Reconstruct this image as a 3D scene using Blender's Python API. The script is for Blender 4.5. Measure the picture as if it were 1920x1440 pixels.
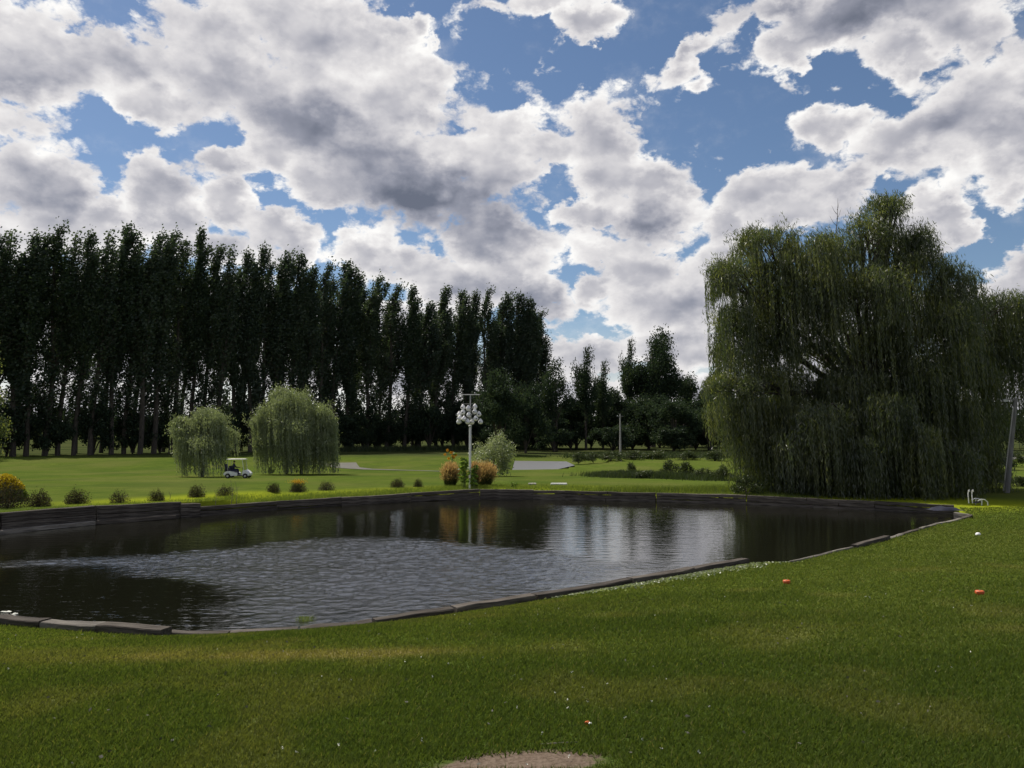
import bpy, math, random
import numpy as np
from mathutils import Vector

for _o in list(bpy.data.objects):
    bpy.data.objects.remove(_o)
S = bpy.context.scene
COL = S.collection
R = math.radians

# ------------------------------------------------------------------ camera
EYE = 3.6            # metres above the water of the pond
FOC = 1450.0         # focal length in photograph pixels (1920 wide)
HORIZON = 806.0
PITCH = math.atan((HORIZON - 720.0) / FOC)
cam_data = bpy.data.cameras.new('camera')
cam = bpy.data.objects.new('camera', cam_data)
COL.objects.link(cam)
cam.location = (0, 0, EYE)
cam.rotation_euler = (math.pi / 2 + PITCH, 0, 0)
cam_data.sensor_width = 36.0
cam_data.lens = 36.0 * FOC / 1920.0
cam_data.clip_start = 0.1
cam_data.clip_end = 12000.0
S.camera = cam
S.cycles.sample_clamp_direct = 6.0
S.cycles.sample_clamp_indirect = 4.0

def ray(px, py):
    u, v = (px - 960.0) / FOC, (720.0 - py) / FOC
    cp, sp = math.cos(PITCH), math.sin(PITCH)
    return np.array([u, cp - v * sp, sp + v * cp])

def atz(px, py, z):
    d = ray(px, py)
    t = (z - EYE) / d[2]
    return np.array([d[0] * t, d[1] * t, z])

def aty(px, py, y):
    d = ray(px, py)
    t = y / d[1]
    return np.array([d[0] * t, y, EYE + d[2] * t])

def azel(px, py):
    d = ray(px, py)
    d = d / np.linalg.norm(d)
    return math.degrees(math.atan2(d[0], d[1])), math.degrees(math.asin(d[2]))

# ------------------------------------------------------------------ sun, exposure
SUN_EL, SUN_AZ = R(54.0), R(-44.0)     # azimuth from +Y towards +X
sun_data = bpy.data.lights.new('sun', 'SUN')
sun_data.energy = 4.4
sun_data.angle = R(0.55)
sun_data.color = (1.0, 0.94, 0.84)
sun = bpy.data.objects.new('sun', sun_data)
COL.objects.link(sun)
sd = Vector((math.sin(SUN_AZ) * math.cos(SUN_EL), math.cos(SUN_AZ) * math.cos(SUN_EL), math.sin(SUN_EL)))
sun.rotation_euler = sd.to_track_quat('Z', 'Y').to_euler()
sun.location = sd * 60
S.view_settings.view_transform = 'Standard'
S.view_settings.look = 'None'
S.view_settings.exposure = 0.30
S.view_settings.gamma = 1.0
S.view_settings.use_curve_mapping = False

# ------------------------------------------------------------------ node helper
class NT:
    def __init__(self, tree):
        self.t = tree; self.n = tree.nodes; self.l = tree.links
    def new(self, typ, **kw):
        nd = self.n.new(typ)
        for k, v in kw.items():
            setattr(nd, k, v)
        return nd
    def put(self, sock, v):
        if isinstance(v, bpy.types.NodeSocket):
            self.l.new(v, sock)
        elif v is not None:
            sock.default_value = v
    def math(self, op, a, b=None, c=None, clamp=False):
        nd = self.new('ShaderNodeMath', operation=op, use_clamp=clamp)
        self.put(nd.inputs[0], a); self.put(nd.inputs[1], b); self.put(nd.inputs[2], c)
        return nd.outputs[0]
    def vmath(self, op, a, b=None, scale=None):
        nd = self.new('ShaderNodeVectorMath', operation=op)
        self.put(nd.inputs[0], a)
        if b is not None: self.put(nd.inputs[1], b)
        if scale is not None: self.put(nd.inputs['Scale'], scale)
        return nd.outputs['Value'] if op in ('LENGTH', 'DOT_PRODUCT') else nd.outputs[0]
    def noise(self, vec, scale, detail=4, rough=.55, lac=2.0, dist=0.0, color=False, dims='3D'):
        nd = self.new('ShaderNodeTexNoise', noise_dimensions=dims)
        self.put(nd.inputs['Vector'], vec)
        self.put(nd.inputs['Scale'], scale); self.put(nd.inputs['Detail'], detail)
        self.put(nd.inputs['Roughness'], rough); self.put(nd.inputs['Lacunarity'], lac)
        self.put(nd.inputs['Distortion'], dist)
        return nd.outputs['Color'] if color else nd.outputs[0]
    def voro(self, vec, scale, detail=2, rough=.5, feature='F1'):
        nd = self.new('ShaderNodeTexVoronoi', feature=feature)
        self.put(nd.inputs['Vector'], vec); self.put(nd.inputs['Scale'], scale)
        self.put(nd.inputs['Detail'], detail); self.put(nd.inputs['Roughness'], rough)
        return nd.outputs['Distance']
    def smooth(self, v, a, b, lo=0.0, hi=1.0):
        nd = self.new('ShaderNodeMapRange', interpolation_type='SMOOTHSTEP')
        self.put(nd.inputs['Value'], v)
        for i, x in zip(('From Min', 'From Max', 'To Min', 'To Max'), (a, b, lo, hi)):
            self.put(nd.inputs[i], x)
        return nd.outputs[0]
    def lin(self, v, a, b, lo=0.0, hi=1.0, clamp=True):
        nd = self.new('ShaderNodeMapRange', clamp=clamp)
        self.put(nd.inputs['Value'], v)
        for i, x in zip(('From Min', 'From Max', 'To Min', 'To Max'), (a, b, lo, hi)):
            self.put(nd.inputs[i], x)
        return nd.outputs[0]
    def mix(self, f, a, b, blend='MIX'):
        nd = self.new('ShaderNodeMix', data_type='RGBA', blend_type=blend)
        self.put(nd.inputs[0], f)
        self.put(nd.inputs[6], (*a, 1) if isinstance(a, tuple) else a)
        self.put(nd.inputs[7], (*b, 1) if isinstance(b, tuple) else b)
        return nd.outputs[2]

# ------------------------------------------------------------------ world: blue sky with cumulus
world = bpy.data.worlds.new('World')
S.world = world
world.use_nodes = True
W = NT(world.node_tree)
W.n.clear()
sky = W.new('ShaderNodeTexSky', sky_type='NISHITA', sun_disc=False, sun_elevation=SUN_EL,
            sun_rotation=SUN_AZ, altitude=200, air_density=1.0, dust_density=0.3, ozone_density=3.5)
tc = W.new('ShaderNodeTexCoord')
D0 = tc.outputs['Generated']
sep = W.new('ShaderNodeSeparateXYZ'); W.put(sep.inputs[0], D0)
az = W.math('MULTIPLY', W.math('ARCTAN2', sep.outputs[0], sep.outputs[1]), 57.29578)
el = W.math('MULTIPLY', W.math('ARCSINE', sep.outputs[2]), 57.29578)
cmb = W.new('ShaderNodeCombineXYZ'); W.put(cmb.inputs[0], az); W.put(cmb.inputs[1], el)
P0 = cmb.outputs[0]
# 3-D coordinate in which clouds get flatter towards the horizon
stretch = W.vmath('MULTIPLY', D0, (1.0, 1.0, 1.45))
w1 = W.vmath('SUBTRACT', W.noise(stretch, 6.0, 3, .5, color=True), (.5, .5, .5))
w2 = W.vmath('SUBTRACT', W.noise(stretch, 22.0, 5, .6, color=True), (.5, .5, .5))
PW = W.vmath('ADD', W.vmath('ADD', P0, W.vmath('MULTIPLY', w1, (5.0, 3.6, 0))), W.vmath('MULTIPLY', w2, (4.6, 3.6, 0)))

def blob_field(blobs, vec, k=.25):
    acc = None
    for cx, cy, rx, ry, ang, *amp in blobs:
        a, e = azel(cx, cy)
        mp = W.new('ShaderNodeMapping', vector_type='TEXTURE')
        W.put(mp.inputs['Vector'], vec)
        mp.inputs['Location'].default_value = (a, e, 0)
        mp.inputs['Rotation'].default_value = (0, 0, R(-ang))
        mp.inputs['Scale'].default_value = (rx / 25.3, ry / 25.3, 1)
        g = W.new('ShaderNodeTexGradient', gradient_type='SPHERICAL')
        W.put(g.inputs[0], mp.outputs[0])
        o = g.outputs['Fac']
        if amp:
            o = W.math('MULTIPLY', o, amp[0])
        acc = o if acc is None else W.math('SMOOTH_MAX', acc, o, k)
    return acc

# cumulus heaps: photograph pixel of the centre, half sizes, turn (degrees, clockwise)
HEAPS = [
 (20,80,270,110,0),(200,100,170,85,15),(400,100,200,160,10),(560,60,240,150,25),(690,90,190,100,25),(780,60,60,40,0),
 (300,190,140,60,10),(600,230,300,170,25),(520,300,120,80,0),(620,360,130,80,10),(760,190,150,130,0),(760,330,290,150,15),(900,300,200,130,20),(960,230,120,60,0),
 (920,440,210,130,20),(980,530,150,80,25),(1020,280,110,70,0),
 (1120,250,130,120,0),(1160,320,120,90,0),(1240,350,110,60,0),(1220,410,130,100,0),(1120,400,110,50,0),(1190,500,170,80,20),
 (1270,570,190,110,0),(1120,545,90,55,0),(1270,660,180,80,0),(1360,430,100,60,-10),(1330,500,100,80,0),
 (50,330,150,150,0),(120,380,90,120,0),(190,430,110,80,0),(60,440,200,80,0),
 (295,350,90,100,0),(330,410,110,90,10),(415,315,90,45,-5),(430,380,70,60,0),(520,440,130,60,15),(400,470,150,60,0),
 (690,480,110,55,0),(800,500,180,70,10),(880,540,200,70,0),
 (1440,360,150,70,-8),(1560,350,110,60,0),(1500,400,200,60,0),
 (1740,380,90,70,0),(1790,430,110,40,15),(1700,440,90,50,0),
 (1910,520,80,80,0),(1915,385,50,40,0),
 (1560,235,85,60,0),(1690,250,190,75,-8),(1830,190,180,120,-25),(1900,250,170,110,0),(1900,330,70,60,0),
 (1450,10,190,50,0),(1610,10,210,70,0),(1760,20,150,80,20),(1520,75,160,45,-8),(1650,90,90,60,20),(1690,120,60,50,0),(1800,60,110,70,0),
 (1100,48,110,46,0),(1030,5,190,35,0,.8),(1285,92,80,34,-15,.80),(1268,132,70,42,-35,.80),(1318,155,50,28,0,.7),(1465,160,45,50,0,.55),(930,10,120,30,0,.6),
 (1100,680,160,70,0),(1000,640,160,60,0,.8),(1420,640,200,90,0),(1300,740,300,70,0),(1700,600,300,80,0),(1850,690,200,90,0),(1600,720,300,90,0),
 (150,560,260,60,0),(450,560,260,60,0,.8),(700,600,260,60,0),(250,680,400,100,0),(700,700,400,90,0),(1000,750,300,60,0),(60,780,400,70,0),(1850,780,250,60,0),(100,620,300,80,0),
]
# the thick grey undersides of those heaps
SHADES = [
 (30,140,160,60,0,.65),(400,190,150,60,10,.35),(640,260,240,90,20,.8),(800,370,250,85,10,1.25),(700,320,150,80,20,.8),(930,420,150,90,10,.8),
 (980,560,110,60,10,.8),(960,350,90,100,10,.5),(1210,425,80,50,0,.9),(1160,430,90,40,0,.4),(1280,580,120,70,0,.35),(70,370,110,90,0,.55),(120,330,60,60,0,.4),
 (310,400,60,80,0,.45),(1620,15,260,55,0,.95),(1480,5,150,35,0,.7),(1850,250,170,60,-10,.55),(1750,220,120,50,-10,.4),(1900,150,90,50,0,.3),
 (840,540,120,50,0,.5),(1080,640,100,40,0,.4),(1520,370,140,40,0,.3),(1740,400,60,40,0,.25),(1230,290,30,40,0,.2),(1100,300,60,60,0,.2),
]
f1 = W.noise(stretch, 12.0, 9, .55)
PV = W.vmath('ADD', stretch, W.vmath('SCALE', w2, scale=.06))
puff = W.voro(PV, 26.0, 3, .55)
puff = W.math('SUBTRACT', 0.62, puff)
front = blob_field(HEAPS, PW)
# unseen sky goes on as noise clouds, cover raised to brighten the water
outside = W.math('MAXIMUM', W.smooth(W.math('ABSOLUTE', az), 36, 46), W.smooth(el, 31, 38))
base_n = W.math('MULTIPLY', W.math('SUBTRACT', W.noise(stretch, 2.6, 3, .5), .41), 4.0, clamp=True)
cover = W.math('ADD', W.math('MULTIPLY', front, W.math('SUBTRACT', 1.0, outside)), W.math('MULTIPLY', base_n, outside))
dens = W.math('ADD', cover, W.math('ADD', W.math('MULTIPLY', W.math('SUBTRACT', f1, .5), 1.15), W.math('MULTIPLY', puff, .26)))
alpha = W.smooth(dens, .165, .36)
wisp = W.math('MULTIPLY', W.smooth(W.noise(stretch, 9.0, 6, .65), .52, .78), .30)
wisp = W.math('MULTIPLY', wisp, W.smooth(dens, -.15, .30))
alpha = W.math('MAXIMUM', alpha, wisp)
alpha = W.math('MAXIMUM', alpha, W.smooth(el, 9.0, -1.0, 0.0, .92))     # pale murk along the horizon
# light on the heaps: lumps are brighter on the side that faces the sun (up and left)
up = (0.006, 0.0, -0.020)
f_s = W.noise(W.vmath('ADD', stretch, (-.012, 0.0, .028)), 9.0, 3, .45)
f_c = W.noise(stretch, 9.0, 3, .45)
relief = W.math('SUBTRACT', f_c, f_s)
f_s2 = W.noise(W.vmath('ADD', stretch, (-.008, 0.0, .019)), 22.0, 3, .5)
f_c2 = W.noise(stretch, 22.0, 3, .5)
relief2 = W.math('SUBTRACT', f_c2, f_s2)
shade = blob_field(SHADES, PW, .3)
shade = W.math('ADD', shade, W.math('MULTIPLY', W.math('MULTIPLY', base_n, outside), .35))
thick = W.math('MULTIPLY', W.smooth(W.math('ADD', cover, W.math('MULTIPLY', f_c, .5)), .40, 1.0), .24)
br = W.math('SUBTRACT', W.math('ADD', 1.01, W.smooth(dens, .85, .28, 0.0, .20)), thick)
br = W.math('SUBTRACT', br, W.math('MULTIPLY', W.math('POWER', shade, .75), .74))
br = W.math('ADD', br, W.math('MULTIPLY', relief, .72))
br = W.math('ADD', br, W.math('MULTIPLY', relief2, .50), clamp=True)
ramp = W.new('ShaderNodeValToRGB')
W.put(ramp.inputs[0], br)
el_ = ramp.color_ramp.elements
el_[0].position = 0.0; el_[0].color = (.13, .145, .19, 1)
el_[1].position = 1.0; el_[1].color = (.93, .915, .89, 1)
for p_, c_ in ((.3, (.27, .28, .335)), (.55, (.47, .465, .50)), (.8, (.72, .70, .70))):
    e_ = el_.new(p_); e_.color = (*c_, 1)
bg_sky = W.new('ShaderNodeBackground'); W.put(bg_sky.inputs[0], sky.outputs[0]); bg_sky.inputs[1].default_value = .068
bg_cl = W.new('ShaderNodeBackground'); W.put(bg_cl.inputs[0], ramp.outputs[0]); bg_cl.inputs[1].default_value = .90
ms = W.new('ShaderNodeMixShader')
W.put(ms.inputs[0], W.math('MULTIPLY', alpha, .97))
W.l.new(bg_sky.outputs[0], ms.inputs[1]); W.l.new(bg_cl.outputs[0], ms.inputs[2])
wo = W.new('ShaderNodeOutputWorld'); W.l.new(ms.outputs[0], wo.inputs[0])
world.cycles.sampling_method = 'MANUAL'
world.cycles.sample_map_resolution = 512

# ------------------------------------------------------------------ mesh helpers
rng = np.random.default_rng(7)
random.seed(7)

def link(name, me, mats=None, parent=None, loc=None):
    o = bpy.data.objects.new(name, me)
    COL.objects.link(o)
    if parent is not None: o.parent = parent
    if loc is not None: o.location = loc
    return o

def tag(o, label=None, cat=None, group=None, kind=None):
    if label: o['label'] = label
    if cat: o['category'] = cat
    if group: o['group'] = group
    if kind: o['kind'] = kind
    return o

def empty(name, loc, label, cat, group=None, rz=0.0):
    o = bpy.data.objects.new(name, None)
    COL.objects.link(o)
    o.location = loc; o.rotation_euler = (0, 0, rz)
    o.empty_display_size = .2
    return tag(o, label, cat, group)

def mesh_np(name, verts, faces, mat, smooth=False, attrs=None):
    """verts (n,3); faces (m,k) array, all with k corners; attrs: name -> per-vertex floats"""
    me = bpy.data.meshes.new(name)
    verts = np.asarray(verts, dtype=np.float32); faces = np.asarray(faces, dtype=np.int32)
    m, k = faces.shape
    me.vertices.add(len(verts)); me.vertices.foreach_set('co', verts.ravel())
    me.loops.add(m * k); me.loops.foreach_set('vertex_index', faces.ravel())
    me.polygons.add(m)
    me.polygons.foreach_set('loop_start', np.arange(0, m * k, k, dtype=np.int32))
    me.polygons.foreach_set('loop_total', np.full(m, k, dtype=np.int32))
    if smooth: me.polygons.foreach_set('use_smooth', np.ones(m, dtype=bool))
    for an, av in (attrs or {}).items():
        a = me.attributes.new(an, 'FLOAT', 'POINT')
        a.data.foreach_set('value', np.asarray(av, dtype=np.float32))
    me.materials.append(mat)
    me.update(calc_edges=True)
    return me

class MB:
    """collects boxes, tubes and lathes as ONE mesh"""
    def __init__(self): self.v = []; self.f = []
    def add(self, vs, fs):
        b = len(self.v)
        self.v += [tuple(float(c) for c in p) for p in vs]
        self.f += [tuple(b + i for i in q) for q in fs]
    def box(self, c, s, rz=0.0, taper=1.0, tilt=0.0):
        vs = []
        for z in (-.5, .5):
            k = 1.0 if z < 0 else taper
            for x, y in ((-.5, -.5), (.5, -.5), (.5, .5), (-.5, .5)):
                X, Y, Z = x * s[0] * k, y * s[1] * k, z * s[2]
                X, Z = X * math.cos(tilt) + Z * math.sin(tilt), -X * math.sin(tilt) + Z * math.cos(tilt)
                vs.append((c[0] + X * math.cos(rz) - Y * math.sin(rz), c[1] + X * math.sin(rz) + Y * math.cos(rz), c[2] + Z))
        self.add(vs, [(3, 2, 1, 0), (4, 5, 6, 7), (0, 1, 5, 4), (1, 2, 6, 5), (2, 3, 7, 6), (3, 0, 4, 7)])
        return self
    def tube(self, pts, rad, n=6, cap=True):
        pts = [Vector(p) for p in pts]
        if not hasattr(rad, '__len__'): rad = [rad] * len(pts)
        rings = []
        ref = Vector((0.13, 0.92, 0.31)).normalized()
        for i, p in enumerate(pts):
            t = (pts[min(i + 1, len(pts) - 1)] - pts[max(i - 1, 0)]).normalized()
            a = t.cross(ref)
            if a.length < .05: a = t.cross(Vector((1, 0, 0)))
            a.normalize(); b = t.cross(a)
            rings.append([p + (a * math.cos(2 * math.pi * j / n) + b * math.sin(2 * math.pi * j / n)) * rad[i] for j in range(n)])
        vs = [q for r_ in rings for q in r_]
        fs = []
        for i in range(len(pts) - 1):
            for j in range(n):
                k = (j + 1) % n
                fs.append((i * n + j, i * n + k, (i + 1) * n + k, (i + 1) * n + j))
        if cap:
            fs.append(tuple(range(n - 1, -1, -1)))
            fs.append(tuple((len(pts) - 1) * n + j for j in range(n)))
        self.add(vs, fs)
        return self
    def lathe(self, prof, c, n=14, M=None):
        vs = []
        for r_, z in prof:
            for j in range(n):
                p = Vector((r_ * math.cos(2 * math.pi * j / n), r_ * math.sin(2 * math.pi * j / n), z))
                if M: p = M @ p
                vs.append((p.x + c[0], p.y + c[1], p.z + c[2]))
        fs = []
        for i in range(len(prof) - 1):
            for j in range(n):
                k = (j + 1) % n
                fs.append((i * n + j, i * n + k, (i + 1) * n + k, (i + 1) * n + j))
        fs.append(tuple(range(n - 1, -1, -1))); fs.append(tuple((len(prof) - 1) * n + j for j in range(n)))
        self.add(vs, fs)
        return self
    def mesh(self, name, mat, smooth=True):
        me = bpy.data.meshes.new(name)
        me.from_pydata(self.v, [], self.f)
        me.materials.append(mat)
        if smooth:
            me.polygons.foreach_set('use_smooth', np.ones(len(me.polygons), dtype=bool))
            me.set_sharp_from_angle(angle=R(40))
        me.update()
        return me
    def build(self, name, mat, parent=None, loc=None, smooth=True):
        return link(name, self.mesh(name, mat, smooth), parent=parent, loc=loc)

def leaf_quads(c, d, ln, wd):
    """rhombic leaves: centres c (n,3), directions d (n,3), lengths and widths (n,)"""
    n = len(c)
    d = d / (np.linalg.norm(d, axis=1, keepdims=True) + 1e-9)
    s = np.cross(d, rng.normal(size=(n, 3)))
    s /= (np.linalg.norm(s, axis=1, keepdims=True) + 1e-9)
    L = (np.asarray(ln).reshape(-1, 1) * .5); Wd = (np.asarray(wd).reshape(-1, 1) * .5)
    V = np.stack([c - d * L, c + s * Wd, c + d * L, c - s * Wd], axis=1).reshape(-1, 3)
    F = np.arange(n * 4).reshape(-1, 4)
    return V, F

def vnoise(x, y, scale, seed=0):
    """lattice value noise 0..1 for arrays"""
    x = np.asarray(x) / scale + seed * 17.31; y = np.asarray(y) / scale + seed * 5.77
    xi = np.floor(x).astype(np.int64); yi = np.floor(y).astype(np.int64)
    fx = x - xi; fy = y - yi
    fx = fx * fx * (3 - 2 * fx); fy = fy * fy * (3 - 2 * fy)
    def h(a, b):
        n = (a * 374761393 + b * 668265263 + seed * 1442695) & 0xffffffff
        n = ((n ^ (n >> 13)) * 1274126177) & 0xffffffff
        return ((n ^ (n >> 16)) & 0xffff) / 65535.0
    return (h(xi, yi) * (1 - fx) + h(xi + 1, yi) * fx) * (1 - fy) + (h(xi, yi + 1) * (1 - fx) + h(xi + 1, yi + 1) * fx) * fy

def fnoise(x, y, scale, seed=0, octs=3):
    r_, a, t = 0.0, 1.0, 0.0
    for i in range(octs):
        r_ = r_ + a * vnoise(x, y, scale / 2 ** i, seed + i * 3); t += a; a *= .5
    return r_ / t

def sstep(v, a, b):
    t = np.clip((np.asarray(v, dtype=float) - a) / (b - a), 0, 1)
    return t * t * (3 - 2 * t)

# ------------------------------------------------------------------ materials
def material(name):
    m = bpy.data.materials.new(name); m.use_nodes = True
    t = NT(m.node_tree); t.n.clear()
    out = t.new('ShaderNodeOutputMaterial')
    return m, t, out

def attr(t, name):
    a = t.new('ShaderNodeAttribute'); a.attribute_name = name
    return a.outputs['Fac']

def leafy(name, dark, mid, light, trans=.35, clump=1.2, yellow=(.16, .15, .03), gloss=.12):
    """leaves: reflect and let light through; colour varies by clump and by leaf"""
    m, t, out = material(name)
    geo = t.new('ShaderNodeNewGeometry')
    tco = t.new('ShaderNodeTexCoord')
    n1 = t.noise(tco.outputs['Object'], 1.0 / clump, 3, .55)
    v = t.math('ADD', t.math('MULTIPLY', n1, .55), t.math('MULTIPLY', attr(t, 'tint'), .45))
    oi = t.new('ShaderNodeObjectInfo')
    v = t.math('ADD', v, t.math('MULTIPLY', t.math('SUBTRACT', oi.outputs['Random'], .5), .16))
    c = t.mix(t.smooth(v, .30, .55), dark, mid)
    c = t.mix(t.smooth(v, .55, .80), c, light)
    c = t.mix(t.math('MULTIPLY', t.smooth(attr(t, 'tint'), .93, .97), .6), c, yellow)
    df = t.new('ShaderNodeBsdfDiffuse'); t.put(df.inputs[0], c)
    tr = t.new('ShaderNodeBsdfTranslucent')
    t.put(tr.inputs[0], t.mix(.5, c, t.mix(1.0, c, (1.5, 1.6, .5), 'MULTIPLY')))
    gl = t.new('ShaderNodeBsdfGlossy'); gl.inputs[0].default_value = (.5, .5, .5, 1); gl.inputs['Roughness'].default_value = .45
    a = t.new('ShaderNodeMixShader'); a.inputs[0].default_value = trans
    t.l.new(df.outputs[0], a.inputs[1]); t.l.new(tr.outputs[0], a.inputs[2])
    b = t.new('ShaderNodeMixShader'); b.inputs[0].default_value = gloss * .4
    t.l.new(a.outputs[0], b.inputs[1]); t.l.new(gl.outputs[0], b.inputs[2])
    t.l.new(b.outputs[0], out.inputs[0])
    return m

def solid(name, col, rough=.7, var=.25, scale=6.0, col2=None, metal=0.0, bump=.0, stretch=(1, 1, 1), spec=.4, objvar=0):
    m, t, out = material(name)
    tco = t.new('ShaderNodeTexCoord')
    mp = t.new('ShaderNodeMapping'); t.put(mp.inputs[0], tco.outputs['Object']); mp.inputs['Scale'].default_value = stretch
    n = t.noise(mp.outputs[0], scale, 5, .6)
    c2 = col2 or tuple(x * (1 - var) for x in col)
    c = t.mix(t.smooth(n, .35, .68), col, c2)
    if objvar:
        oi = t.new('ShaderNodeObjectInfo'); c = t.mix(t.lin(oi.outputs['Random'], 0, 1, 0, objvar), c, (0.012, .010, .009))
    b = t.new('ShaderNodeBsdfPrincipled')
    t.put(b.inputs['Base Color'], c); b.inputs['Roughness'].default_value = rough
    b.inputs['Metallic'].default_value = metal; b.inputs['Specular IOR Level'].default_value = spec
    if bump:
        bp = t.new('ShaderNodeBump'); bp.inputs['Strength'].default_value = bump; bp.inputs['Distance'].default_value = .03
        t.put(bp.inputs['Height'], n); t.l.new(bp.outputs[0], b.inputs['Normal'])
    t.l.new(b.outputs[0], out.inputs[0])
    return m

M = {}
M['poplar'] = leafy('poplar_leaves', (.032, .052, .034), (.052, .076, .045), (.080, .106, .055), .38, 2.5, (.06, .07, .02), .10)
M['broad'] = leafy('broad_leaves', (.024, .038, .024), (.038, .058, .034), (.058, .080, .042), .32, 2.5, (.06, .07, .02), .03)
M['willow'] = leafy('willow_leaves', (.030, .048, .024), (.070, .090, .030), (.21, .22, .06), .55, 1.6, (.18, .16, .04), .25)
M['pale_willow'] = leafy('pale_willow_leaves', (.16, .19, .10), (.24, .275, .15), (.32, .35, .20), .45, .8, (.18, .18, .07), .25)
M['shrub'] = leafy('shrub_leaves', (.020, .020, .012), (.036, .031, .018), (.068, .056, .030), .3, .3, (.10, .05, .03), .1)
M['hedge'] = leafy('wild_shrub_leaves', (.030, .045, .018), (.052, .072, .026), (.085, .105, .04), .3, .8, (.16, .15, .05), .1)
M['reed'] = leafy('rough_grass', (.07, .10, .02), (.13, .17, .03), (.2, .23, .045), .45, 1.0, (.24, .22, .07), .1)
M['gold'] = leafy('goldenrod_flowers', (.22, .17, .02), (.38, .28, .02), (.5, .38, .03), .35, .3, (.5, .4, .03), .05)
M['plume'] = leafy('orange_grass_plumes', (.36, .20, .10), (.48, .31, .17), (.50, .42, .22), .5, .4, (.5, .33, .14), .05)
M['flower'] = leafy('orange_flowers', (.5, .2, .02), (.6, .33, .02), (.62, .42, .04), .3, .2, (.6, .4, .04), .05)
M['tallplant'] = leafy('tall_plant_leaves', (.06, .11, .02), (.12, .19, .03), (.22, .30, .06), .4, .3, (.3, .3, .06), .1)
M['stemgreen'] = solid('green_stem', (.10, .14, .03), .7)
M['bark'] = solid('bark', (.085, .070, .055), .9, col2=(.04, .034, .028), scale=9, bump=.8, stretch=(1, 1, .2))
M['pale_bark'] = solid('pale_bark', (.12, .115, .10), .9, col2=(.05, .045, .04), scale=5, bump=.6, stretch=(1, 1, .3))
M['twig'] = solid('bare_twig', (.14, .12, .10), .9)
M['timber'] = solid('weathered_timber', (.135, .118, .100), .9, col2=(.050, .042, .036), scale=3.2, bump=1.0, stretch=(.5, 6, 6), objvar=.45, spec=.1)
M['timber_pale'] = solid('bleached_timber', (.24, .22, .19), .9, col2=(.10, .09, .08), scale=3.2, bump=1.0, stretch=(.5, 6, 6), objvar=.45, spec=.1)
M['white'] = solid('white_plastic', (.75, .74, .73), .35, var=.08)
M['hole'] = solid('dark_hole', (.02, .02, .02), .9)
M['steel'] = solid('grey_steel', (.45, .45, .43), .45, var=.2, metal=.3)
M['pole'] = solid('grey_weathered_pole', (.20, .19, .18), .85, col2=(.12, .115, .11), scale=4, stretch=(4, 4, .3), bump=.3)
M['orange'] = solid('orange_paint', (.62, .12, .03), .5, var=.3, scale=30)
M['dirt'] = solid('bare_soil', (.15, .115, .085), .95, col2=(.085, .062, .046), scale=14, bump=.7)
M['gravel'] = solid('gravel_path', (.12, .115, .095), .95, var=.25, scale=2)
M['sand'] = solid('pale_track', (.42, .40, .37), .95, var=.2, scale=1)
M['cartwhite'] = solid('white_bodywork', (.72, .72, .74), .3, var=.05)
M['navy'] = solid('navy_cloth', (.02, .022, .06), .8)
M['black'] = solid('black_rubber', (.018, .018, .018), .7)
M['skin'] = solid('skin', (.36, .22, .16), .6, var=.1)
M['hair'] = solid('dark_cap', (.02, .018, .02), .8)
M['roof'] = solid('cream_canopy', (.52, .52, .44), .4, var=.1)
M['tarp'] = solid('blue_tarpaulin', (.012, .014, .035), .8, var=.4, bump=.5)
M['petal'] = solid('white_petals', (.7, .7, .62), .7)

def glass(name):
    m, t, out = material(name)
    tr = t.new('ShaderNodeBsdfTransparent'); gl = t.new('ShaderNodeBsdfGlossy'); gl.inputs['Roughness'].default_value = .05
    a = t.new('ShaderNodeMixShader'); a.inputs[0].default_value = .18
    t.l.new(tr.outputs[0], a.inputs[1]); t.l.new(gl.outputs[0], a.inputs[2]); t.l.new(a.outputs[0], out.inputs[0])
    return m
M['glass'] = glass('windscreen_glass')

# ------------------------------------------------------------------ pond outline (x, y), the face of the timber edging
def wl(px, py): p = atz(px, py, 0.0); return (p[0], p[1])
FAR = [(-24.0, 19.5), wl(0, 1000), wl(180, 982), wl(370, 968), wl(520, 955), wl(640, 948), wl(770, 941), wl(900, 936), wl(1060, 937),
       wl(1230, 941), wl(1400, 946), wl(1640, 957), wl(1790, 964)]
def tp(px, py, z): p = atz(px, py, z); return (p[0], p[1])
RIGHT = [tp(1818, 972, .22), tp(1760, 982, .24), tp(1640, 1014, .27), tp(1560, 1033, .27), tp(1480, 1052, .27)]
NEAR = [tp(1398, 1049, .33), tp(1180, 1087, .33), tp(1000, 1117, .33), tp(850, 1141, .32), tp(700, 1163, .30), tp(560, 1178, .28), tp(430, 1187, .27),
        tp(310, 1186, .30), tp(180, 1174, .33), tp(0, 1158, .34), (-16.5, 14.6), (-22.5, 16.2)]
POND = np.array(FAR + RIGHT + NEAR)

def pond_sd(x, y): return poly_sd(x, y, POND)
def poly_sd(x, y, POLY):
    """signed distance to an outline, positive outside"""
    x = np.asarray(x, dtype=float); y = np.asarray(y, dtype=float)
    best = np.full(x.shape, 1e18); inside = np.zeros(x.shape, dtype=bool)
    n = len(POLY)
    for i in range(n):
        ax, ay = POLY[i][0], POLY[i][1]; bx, by = POLY[(i + 1) % n][0], POLY[(i + 1) % n][1]
        ex, ey = bx - ax, by - ay
        t = np.clip(((x - ax) * ex + (y - ay) * ey) / (ex * ex + ey * ey), 0, 1)
        best = np.minimum(best, (x - ax - ex * t) ** 2 + (y - ay - ey * t) ** 2)
        c = ((ay > y) != (by > y))
        xs = ax + (y - ay) / (by - ay + 1e-12) * ex
        inside ^= c & (x < xs)
    d = np.sqrt(best)
    return np.where(inside, -d, d)

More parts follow.
